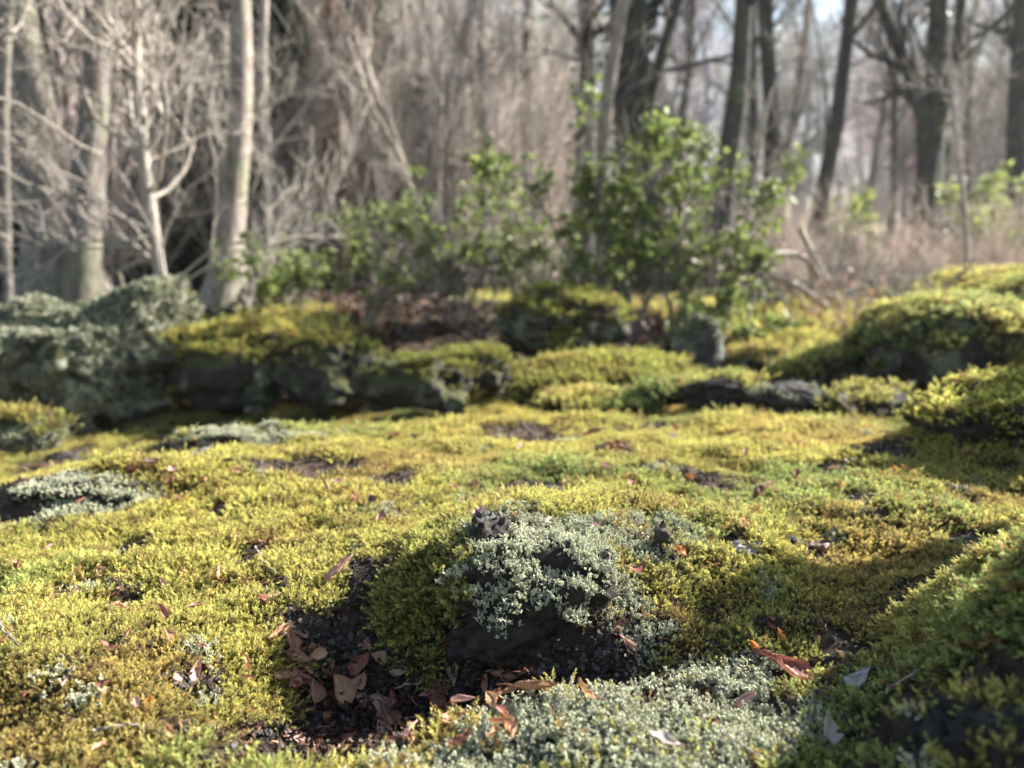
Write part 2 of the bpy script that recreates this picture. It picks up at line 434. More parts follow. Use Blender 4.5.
def moss_clump(seed, n=10, rad=0.0112, hgt=0.0108, upright=1.0):
    rng = np.random.default_rng(seed); mb = MB()
    a = rng.random(n) * 2 * PI; r = rad * np.sqrt(rng.random(n))
    base = np.stack([r * np.cos(a), r * np.sin(a), np.full(n, -0.003)], 1)
    d = np.stack([np.cos(a) * r / rad, np.sin(a) * r / rad, np.full(n, upright)], 1) + rng.normal(size=(n, 3)) * 0.45
    d[:, 2] = np.abs(d[:, 2]) + 0.2
    d /= np.linalg.norm(d, axis=1, keepdims=True)
    L = hgt * (0.8 + 0.5 * rng.random(n))
    for i in range(n):
        # one shoot: curved axis set with small spreading leaves, dense at the tip
        m_ = 32
        t = np.linspace(0.15, 1, m_)
        bend = rng.normal(size=3) * 0.35; bend[2] = -abs(bend[2]) * 0.3
        ax = base[i] + (d[i][None] * t[:, None] + bend[None] * (t ** 2)[:, None] * 0.6) * L[i] * 1.25
        tang = d[i][None] + bend[None] * t[:, None] * 1.2
        tang /= np.linalg.norm(tang, axis=1, keepdims=True)
        q = rng.normal(size=(m_, 3)); q -= tang * (q * tang).sum(1, keepdims=True); q /= np.linalg.norm(q, axis=1, keepdims=True)
        sp_ = (1.05 - 0.75 * t ** 3)[:, None] * (0.8 + 0.4 * rng.random((m_, 1)))
        dl = tang * np.cos(sp_) + q * np.sin(sp_)
        Rm = along(dl, rng, 1.0)
        s = 0.0036 * (0.7 + 0.5 * rng.random(m_)) * (0.75 + 0.35 * np.sin(t * PI))
        rn = rng.random()
        for lo_, hi_, tp in ((0, 12, 0.15), (12, 22, 0.55), (22, 32, 1.0)):
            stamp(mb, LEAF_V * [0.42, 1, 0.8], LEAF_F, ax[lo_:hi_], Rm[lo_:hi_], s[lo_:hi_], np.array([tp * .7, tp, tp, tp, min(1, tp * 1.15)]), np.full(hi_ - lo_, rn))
    return mb

def lichen_clump(seed, n=9, rad=0.009, hgt=0.010):
    rng = np.random.default_rng(seed); mb = MB()
    a = rng.random(n) * 2 * PI; r = rad * np.sqrt(rng.random(n))
    p = np.stack([r * np.cos(a), r * np.sin(a), np.full(n, -0.003)], 1)
    d = np.stack([np.cos(a) * 0.4, np.sin(a) * 0.4, np.ones(n)], 1) + rng.normal(size=(n, 3)) * 0.3
    d /= np.linalg.norm(d, axis=1, keepdims=True)
    L = hgt * (0.6 + 0.7 * rng.random(n)); t = np.linspace(0, 1, 4)
    P = p[:, None] + d[:, None] * L[:, None, None] * t[None, :, None]
    P[:, 1:] += rng.normal(size=(n, 3, 3)) * 0.0006
    R = np.broadcast_to(np.linspace(0.00065, 0.0004, 4), (n, 4))
    rn = rng.random(n)
    tubes(mb, P, R, 4, np.linspace(0, 0.8, 4), rn)
    P2, R2 = sprout(rng, P, R, 7, 0.3, 1.0, hgt * 0.36, 0.8, 3, 0.9, 0.15, 0.2, None, 0.8)
    R2 = np.maximum(R2, 0.0003)
    tubes(mb, P2, R2, 3, np.array([0.4, 0.9, 1.0]), rng.random(len(P2)))
    P3, R3 = sprout(rng, P2, R2, 4, 0.3, 1.0, hgt * 0.15, 0.9, 2, 1.0, 0.1, 0.2, None, 1.2)
    R3 = np.maximum(R3, 0.00042)
    tubes(mb, P3, R3, 3, np.array([0.8, 1.0]), rng.random(len(P3)))
    return mb

def crumb(seed, flat=0.6):
    """small angular fragment"""
    rng = np.random.default_rng(seed); mb = MB()
    bm = bmesh.new(); bmesh.ops.create_icosphere(bm, subdivisions=2, radius=1)
    V = np.array([v.co[:] for v in bm.verts]); F = np.array([[v.index for v in f.verts] for f in bm.faces]); bm.free()
    V = V * (1 + 0.35 * fbm(V[:, 0] * 1.6 + seed, V[:, 1] * 1.6, V[:, 2] * 1.6, seed, 3))[:, None] * np.array([1, 0.75, flat])
    mb.add(V, F, 0.5 + 0.5 * vn(V[:, 0] * 4, V[:, 1] * 4, V[:, 2] * 4, seed), rng.random()); return mb

def leaf_grid(L=1.0, W=0.52, curl=0.5, bend=0.4, pleat=0.02, seed=0, nu=22, nv=11, asym=0.0):
    rng = np.random.default_rng(seed)
    u = np.linspace(0, 1, nu); v = np.linspace(-1, 1, nv)
    U, Vv = np.meshgrid(u, v, indexing='ij')
    w = W * 0.5 * np.sin(PI * np.clip(U, 0, 1) ** 0.85) ** 0.75 * (1 - 0.15 * U) + 0.004
    w = w * (1 + 0.05 * np.sin(U * 75) * np.abs(Vv) ** 3) * (1 + 0.16 * fbm(U * 4 + seed * 1.7, np.sign(Vv) * 3.3, 0, seed, 3) * np.abs(Vv))
    if seed % 3 == 0: w = w * (1 - 0.55 * np.exp(-((U - 0.3 - 0.05 * (seed % 7)) * 14) ** 2) * (Vv > 0.2))
    s = Vv * w
    cur = curl * (1 + 0.6 * np.sin(U * 3 + seed))
    ang = Vv * cur * 1.6 + asym * Vv ** 2
    k = np.maximum(np.abs(ang), 1e-4)
    x = s * np.sin(ang) / ang if False else w * np.sin(ang) / np.where(np.abs(cur) < 1e-3, 1e-3, cur * 1.6)
    z = w * (1 - np.cos(ang)) / np.where(np.abs(cur) < 1e-3, 1e-3, cur * 1.6)
    ph = U * 12 - np.abs(Vv) * 2.6
    z = z + pleat * np.abs(((ph % 1) - 0.5)) * 2 * np.abs(Vv) ** 0.5 * np.sin(PI * U)
    z = z + 0.06 * fbm(U * 3 + seed, Vv * 2, 0, seed, 3)
    th = bend * (U - 0.5)
    y = U - 0.5
    b = bend if abs(bend) > 1e-3 else 1e-3
    yy = np.sin(b * y) / b - z * np.sin(b * y); zz = z * np.cos(b * y) + (1 - np.cos(b * y)) / b
    V = np.stack([x, yy, zz], -1).reshape(-1, 3) * L
    i, j = np.meshgrid(np.arange(nu - 1), np.arange(nv - 1), indexing='ij')
    F = np.stack([i * nv + j, i * nv + j + 1, (i + 1) * nv + j + 1, (i + 1) * nv + j], -1).reshape(-1, 4)
    tip = np.maximum(np.exp(-(Vv * 7) ** 2), 0.7 * (np.abs((ph % 1) - 0.5) < 0.12) * (np.abs(Vv) < 0.9)).reshape(-1)
    return V, F, tip

MOSS = [moss_clump(k) for k in range(7)]
MOSSBIG = [moss_clump(40 + k, 13, 0.0135, 0.0140, 0.6) for k in range(4)]
LICH = [lichen_clump(k) for k in range(5)]
CRUMB = [crumb(k) for k in range(6)]
FLAKE = []
for k in range(6):
    V_, F_, t_ = leaf_grid(1.0, 0.6, [0.3, 1.0, 1.8, 0.6, 1.3, 0.2][k], [0.3, 1.1, 0.6, 1.8, 0.2, 0.9][k], 0.03, k, 9, 7)
    FLAKE.append(MB().add(V_, F_, t_, k / 6))
# ragged rosette of foliose lichen, a few cm across at scale 1
ROS = []
for k in range(4):
    rng = np.random.default_rng(90 + k); mb = MB(); n = 26
    a = rng.random(n) * 2 * PI; el = rng.random(n) * 1.1 + 0.1
    d = np.stack([np.cos(a) * np.cos(el), np.sin(a) * np.cos(el), np.sin(el)], 1)
    stamp(mb, LEAF_V * np.array([1.5, 1, 1.5]), LEAF_F, d * 0.15 + rng.normal(size=(n, 3)) * [0.35, 0.35, 0.08], along(d, rng, 1.0), 0.35 + 0.4 * rng.random(n), np.array([0.3, 0.9, 0.6, 0.9, 1.0]), rng.random(n))
    ROS.append(mb)
print('templates', round(time.time() - T0, 1))

# ------------------------------------------------------------------ ground sheet
def sheet():
    nx, ny = 700, 700
    u = np.linspace(-1, 1, nx); k = 7.5
    xs = 130 * np.sinh(k * u) / math.sinh(k)
    v = np.linspace(-0.62, 1, ny)
    ys = 0.75 + 150 * np.sinh(7.5 * v) / math.sinh(7.5)
    X, Y = np.meshgrid(xs, ys, indexing='xy')
    Z = H(X, Y)
    V = np.stack([X, Y, Z], -1).reshape(-1, 3)
    i, j = np.meshgrid(np.arange(ny - 1), np.arange(nx - 1), indexing='ij')
    F = np.stack([i * nx + j, i * nx + j + 1, (i + 1) * nx + j + 1, (i + 1) * nx + j], -1).reshape(-1, 4)
    mb = MB().add(V, F); o = mb.build('ground', M['soil']); o['kind'] = 'structure'
sheet()

# ------------------------------------------------------------------ what grows where (fields on the ground)
def xyr(c, r): p = gp(c, r); return p[0], p[1]

BARE = []   # (x, y, rx, ry, rot)
def bare(c, r, wpx, hpx, rot=0.0):
    p = gp(c, r); q = gp(c, r + hpx / 2); q2 = gp(c, r - hpx / 2)
    BARE.append((p[0], p[1], wpx / 1.7 / FPX * p[1], min(abs(q2[1] - q[1]) / 2, .1) + 0.028 * p[1], rot))
for a in [(300, 468, 110, 16, 0.1), (515, 437, 80, 20), (610, 450, 60, 10), (22, 488, 110, 22), (60, 470, 90, 14), (440, 408, 70, 10), (735, 545, 40, 8),
          (870, 455, 60, 8), (840, 470, 60, 8), (980, 548, 70, 12), (545, 497, 60, 12), (220, 440, 140, 8, .1), (600, 405, 60, 6), (520, 496, 50, 8),
          (380, 700, 180, 130), (310, 640, 80, 50), (330, 740, 90, 60), (540, 670, 200, 50), (480, 655, 120, 60), (60, 430, 120, 12), (700, 478, 40, 8), (130, 545, 50, 9), (660, 430, 50, 8),
          (810, 552, 40, 10), (200, 690, 50, 12), (60, 590, 50, 8), (865, 500, 50, 7), (400, 480, 40, 7), (250, 560, 30, 8), (930, 730, 120, 80), (980, 690, 90, 50), (1000, 760, 100, 70)]:
    bare(*a)
LIC = []
def lic(c, r, wpx, hpx, rot=0.0):
    p = gp(c, r); q = gp(c, r + hpx / 2); q2 = gp(c, r - hpx / 2)
    rx = wpx / 2 / FPX * p[1]; LIC.append((p[0], p[1], rx, min(abs(q2[1] - q[1]) / 2, rx * .45) + .02 * p[1], rot))
for a in [(75, 500, 150, 24, 0.15), (235, 443, 100, 18, .1), (610, 522, 190, 60), (655, 530, 80, 50), (470, 505, 30, 18), (550, 728, 210, 60), (660, 700, 110, 110), (490, 740, 100, 50),
          (640, 650, 60, 50), (560, 590, 110, 50), (200, 700, 26, 16), (95, 700, 34, 12), (480, 520, 40, 14), (620, 590, 70, 40), (770, 590, 30, 10), (60, 680, 20, 8), (930, 378, 60, 8), (820, 410, 80, 8)]:
    lic(*a)

BARE += [(-0.125, 0.52, 0.085, 0.05, 0), (0.25, 0.43, 0.07, 0.035, 0), (-0.01, 0.582, 0.15, 0.045, 0), (0.36, 0.40, 0.06, 0.05, 0), (0.36, 0.52, 0.05, 0.035, 0.4), (0.44, 0.56, 0.06, 0.03, 0.2)]
LIC += [(0.06, 0.50, 0.13, 0.055, 0.0), (0.05, 0.45, 0.10, 0.05, 0.0), (0.14, 0.56, 0.06, 0.06, 0.3)]
def field(L, x, y, p=1.0):
    s = np.zeros(np.shape(x))
    for (cx, cy, rx, ry, rot) in L: s = np.maximum(s, blob(x, y, cx, cy, rx, ry, rot, p))
    return s

def bare_f(x, y):
    n = fbm(x * 22, y * 22, 0, 61, 3)
    b = field(BARE, x, y, 1.0) + 0.22 * n - 0.38
    spots = 0.45 * fbm(x * 11, y * 11, 0, 71, 3) + 0.36 * n - 0.36   # small scattered openings
    hol = ss(0.02, 0.25, -(H0(x, y) + 0.06)) * (1 - .5 * ss(1.9, 2.3, y)) - 0.62 + 0.6 * n              # the low hollow is bare or thin
    return np.maximum(np.maximum(b, spots), hol)
def lic_f(x, y):
    return field(LIC, x, y, 1.3) + 0.50 * fbm(x * 20, y * 20, 0, 81, 4) - 0.44

def moss_tint(x, y, z=0):
    """natural colour of the cushions: yellow-green, olive, rusty patches"""
    n = len(x)
    a = fbm(x * 2.6, y * 2.6, z * 2.6, 101, 3); b = fbm(x * 12, y * 12, z * 12, 111, 3); r = np.random.default_rng(5).random(n)
    yellow = np.array([1.12, 1.0, 0.80]); olive = np.array([0.70, 0.82, 0.80]); rust = np.array([1.0, 0.66, 0.66]); bright = np.array([1.25, 1.18, 1.0])
    g = ss(0.0, 0.75, a * 0.6 + b * 0.5 + 0.25 * (r - 0.5) + 0.10 * ss(0.1, 0.5, x))[:, None]
    t = yellow * (1 - g) + olive * g
    ru = 0.8 * ss(0.35, 0.95, fbm(x * 6, y * 6, z * 6, 121, 3) + 0.30 * b + 0.75 * (1 - ss(0.5, 0.75, y)) * (1 - ss(-.3, -.05, x)))[:, None] * 0.75
    t = t * (1 - ru) + rust * ru
    br = ss(0.3, 0.9, b + 0.5 * (r - 0.5))[:, None] * 0.7
    t = t * (1 - br) + t * bright * br
    q = np.random.default_rng(7).random(n)
    dead = ((q < 0.14 + 0.22 * ss(0.0, 0.8, fbm(x * 15, y * 15, z * 15, 151, 3))) & (q > 0))[:, None]
    t = np.where(dead, np.array([0.72, 0.47, 0.50]), t)
    return t * (0.72 + 0.5 * np.random.default_rng(6).random(n))[:, None]

def jgrid(rng, y0, y1, s, side=0.75, pad=0.12):
    ys = np.arange(y0, y1, s); out_ = []
    for y in ys:
        w = side * y + pad; xs = np.arange(-w, w, s)
        out_.append(np.stack([xs, np.full(len(xs), y)], 1))
    P = np.concatenate(out_); return P + rng.uniform(-0.55, 0.55, P.shape) * s

rng = np.random.default_rng(1)
mp, mn, ms, lp, ln, ls, gp_, gs_ = [], [], [], [], [], [], [], []
for y0, y1, s, sc in ((0.30, 0.70, 0.0068, 0.64), (0.70, 0.95, 0.0070, 0.66), (0.95, 1.5, 0.0086, 0.76), (1.5, 3.4, 0.0150, 1.1), (3.4, 8.0, 0.06, 4.5)):
    P = jgrid(rng, y0, y1, s, 0.75, 0.34 if y0 < 1.4 else 0.2)
    # steeper ground gets more plants
    nz = normal(P[:, 0], P[:, 1])[:, 2]
    rep = np.clip(np.round(1 / nz), 1, 4).astype(int)
    P = np.repeat(P, rep, 0); P = P + rng.uniform(-0.3, 0.3, P.shape) * s
    x, y = P[:, 0], P[:, 1]
    nm = normal(x, y, 0.003 * sc); z = H(x, y)
    bf, lf = bare_f(x, y), lic_f(x, y)
    if y0 > 3: bf = np.maximum(bf, 0.25 + fbm(x * .8, y * .8, 0, 131, 3) * 0.9 + 0.12 * (y - 3.4) )
    if y0 > 1.4: lf = lf - 0.2
    ism = (bf < 0.06 * rng.normal(size=len(x)) ) & (lf < 0.05 * rng.normal(size=len(x)))
    ism |= (lf >= 0) & (bf < 0) & (rng.random(len(x)) < .06)
    isl = (lf > 0.0) & (bf < 0.25)
    big = (x > 0.12) & (y < 1.0)
    szz = sc * (0.75 + 0.5 * rng.random(len(x))) * (1 + 0.45 * fbm(x * 9, y * 9, 0, 141, 2))
    szz *= np.where(x > 0.15, 1 + 0.35 * ss(0.15, 0.35, x) * (1 - ss(0.8, 1.1, y)), 1)
    pp = np.stack([x, y, z], 1)
    mp.append(pp[ism]); mn.append(nm[ism]); ms.append(szz[ism])
    lp.append(pp[isl]); ln.append(nm[isl]); ls.append((sc * (0.8 + 0.5 * rng.random(len(x))))[isl])
    isg = (~ism) & (~isl)
    gp_.append(pp[isg]); gs_.append(np.full(isg.sum(), sc))
mp, mn, ms, lp, ln, ls, gp_, gs_ = map(np.concatenate, (mp, mn, ms, lp, ln, ls, gp_, gs_))
print('moss', len(mp), 'lichen', len(lp), 'ground', len(gp_))
def lean(n, rng, a): 
    v = n * 0.7 + np.array([0, 0, 0.3]) + rng.normal(size=n.shape) * a
    return v / np.linalg.norm(v, axis=1, keepdims=True)
pickbig = (mp[:, 0] > 0.10 + 0.1 * rng.random(len(mp))) & (mp[:, 1] < 1.15)
var = np.where(pickbig, 7 + rng.integers(0, 4, len(mp)), rng.integers(0, 7, len(mp)))
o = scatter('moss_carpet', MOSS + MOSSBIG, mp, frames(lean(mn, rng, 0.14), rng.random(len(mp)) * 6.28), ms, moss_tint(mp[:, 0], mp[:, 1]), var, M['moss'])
tag(o, 'yellow green moss carpet covering the swell of ground', 'moss', kind='stuff')
tint = np.ones((len(lp), 3)) * (0.8 + 0.35 * rng.random((len(lp), 1)))
o = scatter('lichen_patches', LICH, lp, frames(lean(ln, rng, 0.2), rng.random(len(lp)) * 6.28), ls * (0.95 + 0.3 * (lp[:, 1] < 0.6)), tint, rng.integers(0, 5, len(lp)), M['lichen'])
tag(o, 'pale grey green coral lichen growing in patches among the moss', 'lichen', kind='stuff')
# gravel and litter in the openings
k = rng.integers(0, len(gp_), 16000); k = k[(gp_[k, 1] < 4) | (rng.random(len(k)) < .4)]
P = gp_[k] + np.stack([rng.normal(size=len(k)) * .006 * gs_[k], rng.normal(size=len(k)) * .006 * gs_[k], np.zeros(len(k))], 1); P[:, 2] = H(P[:, 0], P[:, 1]) + 0.001
gk = gs_[k]
xd, yd = -0.09 + rng.normal(size=9000) * .11, 0.59 + rng.normal(size=9000) * .07; xd[:2500] = .05 + rng.normal(size=2500) * .07; yd[:2500] = .60 + rng.normal(size=2500) * .025; q_ = bare_f(xd, yd) > -.02
P = np.concatenate([P, np.stack([xd, yd, H(xd, yd) + .001], 1)[q_]]); gk = np.concatenate([gk, np.full(q_.sum(), .8)])
n_ = len(P); gray = 0.5 + rng.random((n_, 1)) ** 2 * 1.6
o = scatter('lava_gravel', CRUMB, P, frames(rng.normal(size=(n_, 3)), rng.random(n_) * 6.28), gk * (0.0014 + 0.0046 * rng.random(n_) ** 2.5), np.ones((n_, 3)) * gray, rng.integers(0, 6, n_), M['gravel'], smooth=False)
tag(o, 'dark crumbs of lava gravel in the gaps of the moss', 'gravel', kind='stuff')
k = rng.integers(0, len(gp_), 7000)
P1 = gp_[k] + np.stack([rng.normal(size=len(k)) * .01 * gs_[k], rng.normal(size=len(k)) * .01 * gs_[k], np.zeros(len(k))], 1); P1[:, 2] = H(P1[:, 0], P1[:, 1]) + 0.003 * gs_[k]
s1 = np.minimum(gs_[k], 2.2) * (0.006 + 0.013 * rng.random(len(k)) ** 2)
ND = 4200; xd, yd = -0.05 + rng.normal(size=ND) * .12, 0.59 + rng.normal(size=ND) * .05
Pd = np.stack([xd, yd, H(xd, yd) + .003 + .004 * rng.random(ND)], 1)[bare_f(xd, yd) > -.05]
P1 = np.concatenate([P1, Pd]); s1 = np.concatenate([s1, 0.003 + 0.013 * rng.random(len(Pd)) ** 1.5])
k = rng.integers(0, len(mp), 6500); P2 = mp[k] + mn[k] * (0.006 * np.minimum(ms[k], 2))[:, None]; s2 = np.minimum(ms[k], 1.6) * (0.004 + 0.008 * rng.random(len(k)) ** 2)
P = np.concatenate([P1, P2]); s_ = np.concatenate([s1, s2]); n_ = len(P)
pal = np.array([[1, 1, 1], [1.5, 1.1, 0.9], [0.7, 0.7, 0.75], [1.7, 1.3, 1.1], [1.6, 1.5, 1.4]])
o = scatter('leaf_litter', FLAKE, P, frames(np.array([[0, 0, 1.0]]) + rng.normal(size=(n_, 3)) * 0.45, rng.random(n_) * 6.28), s_, pal[rng.integers(0, 5, n_)] * (0.6 + 0.7 * rng.random((n_, 1))), rng.integers(0, 6, n_), M['litter'])
tag(o, 'small brown leaf scraps and bud scales lying in the moss', 'leaf litter', kind='stuff')
# forest floor leaves further back
n_ = 9000; yy = 3.0 + 11 * rng.random(n_) ** 1.5; xx = (rng.random(n_) * 2 - 1) * 0.85 * yy
P = np.stack([xx, yy, H(xx, yy) + 0.01], 1)
o = scatter('forest_floor_leaves', FLAKE, P, frames(np.array([[0, 0, 1.0]]) + rng.normal(size=(n_, 3)) * 0.4, rng.random(n_) * 6.28), 0.05 + 0.05 * rng.random(n_), pal[rng.integers(0, 5, n_)] * 1.5, rng.integers(0, 6, n_), M['litter'])
tag(o, 'fallen brown leaves strewn over the forest floor', 'fallen leaves', kind='stuff')

# ------------------------------------------------------------------ rocks
def ico(sub):
    bm = bmesh.new(); bmesh.ops.create_icosphere(bm, subdivisions=sub, radius=1)
    V = np.array([v.co[:] for v in bm.verts]); F = np.array([[v.index for v in f.verts] for f in bm.faces]); bm.free(); return V, F
ICO = {s: ico(s) for s in (4, 5, 6)}

def rock_mesh(size, seed, sub=5, box=0.75, amp=0.24, fine=0.085, rot=0.0, tilt=(0, 0), pits=0.0):
    V, F = ICO[sub]; D = V.copy()
    Q = np.sign(D) * np.abs(D) ** box; Q /= np.linalg.norm(Q, axis=1, keepdims=True) ** 0.55
    r = 1 + amp * fbm(D[:, 0] * 1.5 + seed, D[:, 1] * 1.5, D[:, 2] * 1.5, seed, 3) + fine * fbm(D[:, 0] * 6, D[:, 1] * 6 + seed, D[:, 2] * 6, seed + 3, 4, 0.6)
    if pits:
        f = fbm(D[:, 0] * 9, D[:, 1] * 9 + seed, D[:, 2] * 9, seed + 8, 3, 0.6)
        r = r - pits * ss(0.1, 0.7, f) + pits * 0.8 * (1 - np.abs(fbm(D[:, 0] * 4, D[:, 1] * 4, D[:, 2] * 4 + seed, seed + 12, 3)))
    P = Q * r[:, None]; P = P - (P.max(0) + P.min(0)) / 2; P = P / P.max(0) * np.asarray(size)
    Rm = np.array(Matrix.Rotation(rot, 3, 'Z') @ Matrix.Rotation(tilt[0], 3, 'X') @ Matrix.Rotation(tilt[1], 3, 'Y'))
    return P @ Rm.T, F

def on_faces(V, F, rng, spacing, keep):
    a, b, c = V[F[:, 0]], V[F[:, 1]], V[F[:, 2]]
    n = np.cross(b - a, c - a); ar = np.linalg.norm(n, axis=1) / 2; n = n / (2 * ar[:, None] + 1e-12)
    # smoothed vertex normals
    cnt = int(ar.sum() / spacing ** 2)
    k = rng.choice(len(F), cnt, p=ar / ar.sum())
    u, v = rng.random(cnt), rng.random(cnt); fl = u + v > 1; u[fl], v[fl] = 1 - u[fl], 1 - v[fl]
    P = a[k] + (b[k] - a[k]) * u[:, None] + (c[k] - a[k]) * v[:, None]
    g = keep(P, n[k]); return P[g], n[k][g]

rr = np.random.default_rng(77)
def rock(label, cat, ctr, size, seed, m, moss=None, lichen=None, foliose=None, group=None, sc=1.5, sub=5, name='mossy_boulder', mtint=(1, 1, 1), **kw):
    V, F = rock_mesh(size, seed, sub, **kw); V = V + np.asarray(ctr)
    base = (ctr[0], ctr[1], ctr[2] - size[2] * 0.8)
    t = empty(name, base, label, cat, group)
    MB().add(V, F).build('stone', m, t)
    g = lambda P, n: H(P[:, 0], P[:, 1]) < P[:, 2] + 0.005
    if moss is not None:
        th, nz_ = moss
        P, n = on_faces(V, F, rr, 0.0095 * sc, lambda P, n: g(P, n) & (n[:, 2] + 0.45 * fbm(P[:, 0] * nz_, P[:, 1] * nz_, P[:, 2] * nz_, seed, 3) > th))
        if len(P):
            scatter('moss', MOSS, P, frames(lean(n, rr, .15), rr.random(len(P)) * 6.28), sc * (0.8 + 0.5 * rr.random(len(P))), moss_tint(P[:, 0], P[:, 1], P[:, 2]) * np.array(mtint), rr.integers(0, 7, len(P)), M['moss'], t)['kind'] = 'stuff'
    if lichen is not None:
        f = lichen
        P, n = on_faces(V, F, rr, 0.0085 * sc, lambda P, n: g(P, n) & f(P, n))
        if len(P):
            scatter('lichen', LICH, P, frames(lean(n, rr, .2), rr.random(len(P)) * 6.28), sc * 0.75 * (0.8 + 0.5 * rr.random(len(P))), np.ones((len(P), 3)) * (0.85 + 0.3 * rr.random((len(P), 1))), rr.integers(0, 5, len(P)), M['lichen'], t)['kind'] = 'stuff'
    if foliose is not None:
        sp_, s_, f = foliose
        P, n = on_faces(V, F, rr, sp_, lambda P, n: g(P, n) & f(P, n))
        if len(P):
            scatter('crust', ROS, P, frames(lean(n, rr, .2) * .4 + n * .6, rr.random(len(P)) * 6.28), s_ * (0.6 + 0.8 * rr.random(len(P))), np.ones((len(P), 3)) * (0.6 + 0.7 * rr.random((len(P), 1))), rr.integers(0, 4, len(P)), M['rosette'], t)['kind'] = 'stuff'
    return t

for (c, r, w_, h_, sd, lab) in ((228, 447, 122, 34, 86, 'low black hump crusted with pale lichen at the left crest of the moss'), (72, 500, 165, 40, 87, 'long low hump of pale grey green lichen at the left edge')):
    p = gp(c, r); W_ = w_ / 2 / FPX * p[1]
    rock(lab, 'rock', (p[0], p[1] + .03, float(H(p[0], p[1])) - 0.002), (W_, W_ * .42, h_ / 2 / FPX * p[1] * 0.95), sd, M['lava'], moss=(1.25, 30), lichen=(lambda P, n: n[:, 2] + 1.1 * fbm(P[:, 0] * 22, P[:, 1] * 22, P[:, 2] * 22, 5, 3) > (0.75 if sd == 86 else 0.45)), name='lichen_rock', sc=.9, amp=.5, fine=.16, rot=.15)
# the rough lava rock in the middle of the picture
def lic_rock(P, n):
    f = fbm(P[:, 0] * 28, P[:, 1] * 28, P[:, 2] * 28, 4, 3)
    return (n[:, 2] + 0.9 * f > 0.42) & (P[:, 2] > 0.026 + 0.022 * f) & (P[:, 0] > -0.065)
V, F = rock_mesh((0.122, 0.062, 0.070), 7, 6, rot=0.15, box=0.95, amp=0.34, fine=0.10, pits=0.16)
ctr = np.array([-0.002, 0.672, 0.016]); V1 = V + ctr
t = empty('lava_rock', (0.008, 0.66, -0.02), 'rough black lava rock capped with pale grey lichen beside the leaf filled dip', 'rock')
MB().add(V1, F).build('stone', M['lava'], t)
V2, F2 = rock_mesh((0.030, 0.020, 0.034), 21, 5, rot=0.6, amp=0.35, fine=0.1, pits=0.15); V2 = V2 + np.array([-0.018, 0.69, 0.066])
MB().add(V2, F2).build('knob', M['lava_bare'], t)
P, n = on_faces(V1, F, rr, 0.0058, lic_rock)
scatter('lichen', LICH, P, frames(lean(n, rr, .2), rr.random(len(P)) * 6.28), 0.62 * (0.7 + 0.6 * rr.random(len(P))), np.ones((len(P), 3)) * (0.9 + 0.35 * rr.random((len(P), 1))), rr.integers(0, 5, len(P)), M['lichen'], t)['kind'] = 'stuff'
P, n = on_faces(V1, F, rr, 0.0065, lambda P, n: (P[:, 0] < -0.02 + 0.03 * fbm(P[:, 0] * 30, P[:, 1] * 30, P[:, 2] * 30, 9, 2)) & (n[:, 2] > -0.3) & ~lic_rock(P, n) & (P[:, 0] < -0.045 + 0.05 * fbm(P[:, 0] * 20, P[:, 1] * 20, P[:, 2] * 20, 19, 2)))
scatter('moss', MOSS, P, frames(lean(n, rr, .2), rr.random(len(P)) * 6.28), 0.75 * (0.8 + 0.5 * rr.random(len(P))), moss_tint(P[:, 0], P[:, 1], P[:, 2]) * np.array([.75, .8, .8]), rr.integers(0, 7, len(P)), M['moss'], t)['kind'] = 'stuff'

# small stones in the moss field
def stone_at(c, r, w, h, seed, label, m='lava_bare', **kw):
    p = gp(c, r); W = w / 2 / FPX * p[1]; Hh = h / 2 / FPX * p[1]
    return rock(label, 'stone', (p[0], p[1], p[2] + Hh * 0.3), (W, W * 0.7, Hh), seed, M[m], name='lava_stone', sub=4 if w < 30 else 5, **kw)
stone_at(545, 497, 46, 20, 31, 'low black stone with a flat top showing through moss behind the central rock', pits=0.1)
stone_at(662, 548, 20, 34, 32, 'upright narrow brown grey stone at the right end of the lichen patch', pits=0.1)
stone_at(62, 466, 36, 26, 33, 'small dark stone in the brown leaves at the far left', pits=0.1)
stone_at(790, 548, 18, 20, 34, 'small charcoal stone beside a curled dark leaf', pits=0.1)
stone_at(985, 548, 80, 16, 35, 'flat black stone half sunk in shaded moss on the right', pits=0.1)
stone_at(903, 602, 14, 14, 36, 'tiny black pebble in the bright moss band on the right', pits=0.1)

# lava rim at the far edge of the field
for i, (c, r, w, h, Y) in enumerate([(722, 392, 80, 32, 1.86), (790, 398, 90, 34, 1.8), (862, 402, 90, 34, 1.76), (600, 402, 110, 22, 1.98), (680, 392, 70, 20, 1.95)]):
    p = at(c, r, Y); W = w / 2 / FPX * Y * 1.1; Hh = h / 2 / FPX * Y * 1.1
    rock(['knobbly black lava lump at the far edge of the moss, left of the rim', 'middle black lava lump of the rim behind the moss field', 'black lava lump with pale lichen at the right end of the rim',
          'low mossy lava ledge at the far crest of the moss', 'small dark lava lump between the ledge and the rim'][i], 'rock', (p[0], p[1], p[2] - 0.005), (W, W * 0.6, Hh), 50 + i, M['lava'],
         moss=(1.1 if i < 3 else 0.6, 14), lichen=(lambda P, n: (n[:, 2] + 0.6 * fbm(P[:, 0] * 20, P[:, 1] * 20, P[:, 2] * 20, 5, 3) > 1.35)), name='lava_rock', group='lava rocks along the far rim of the moss', sc=1.6, pits=0.12, amp=0.3)

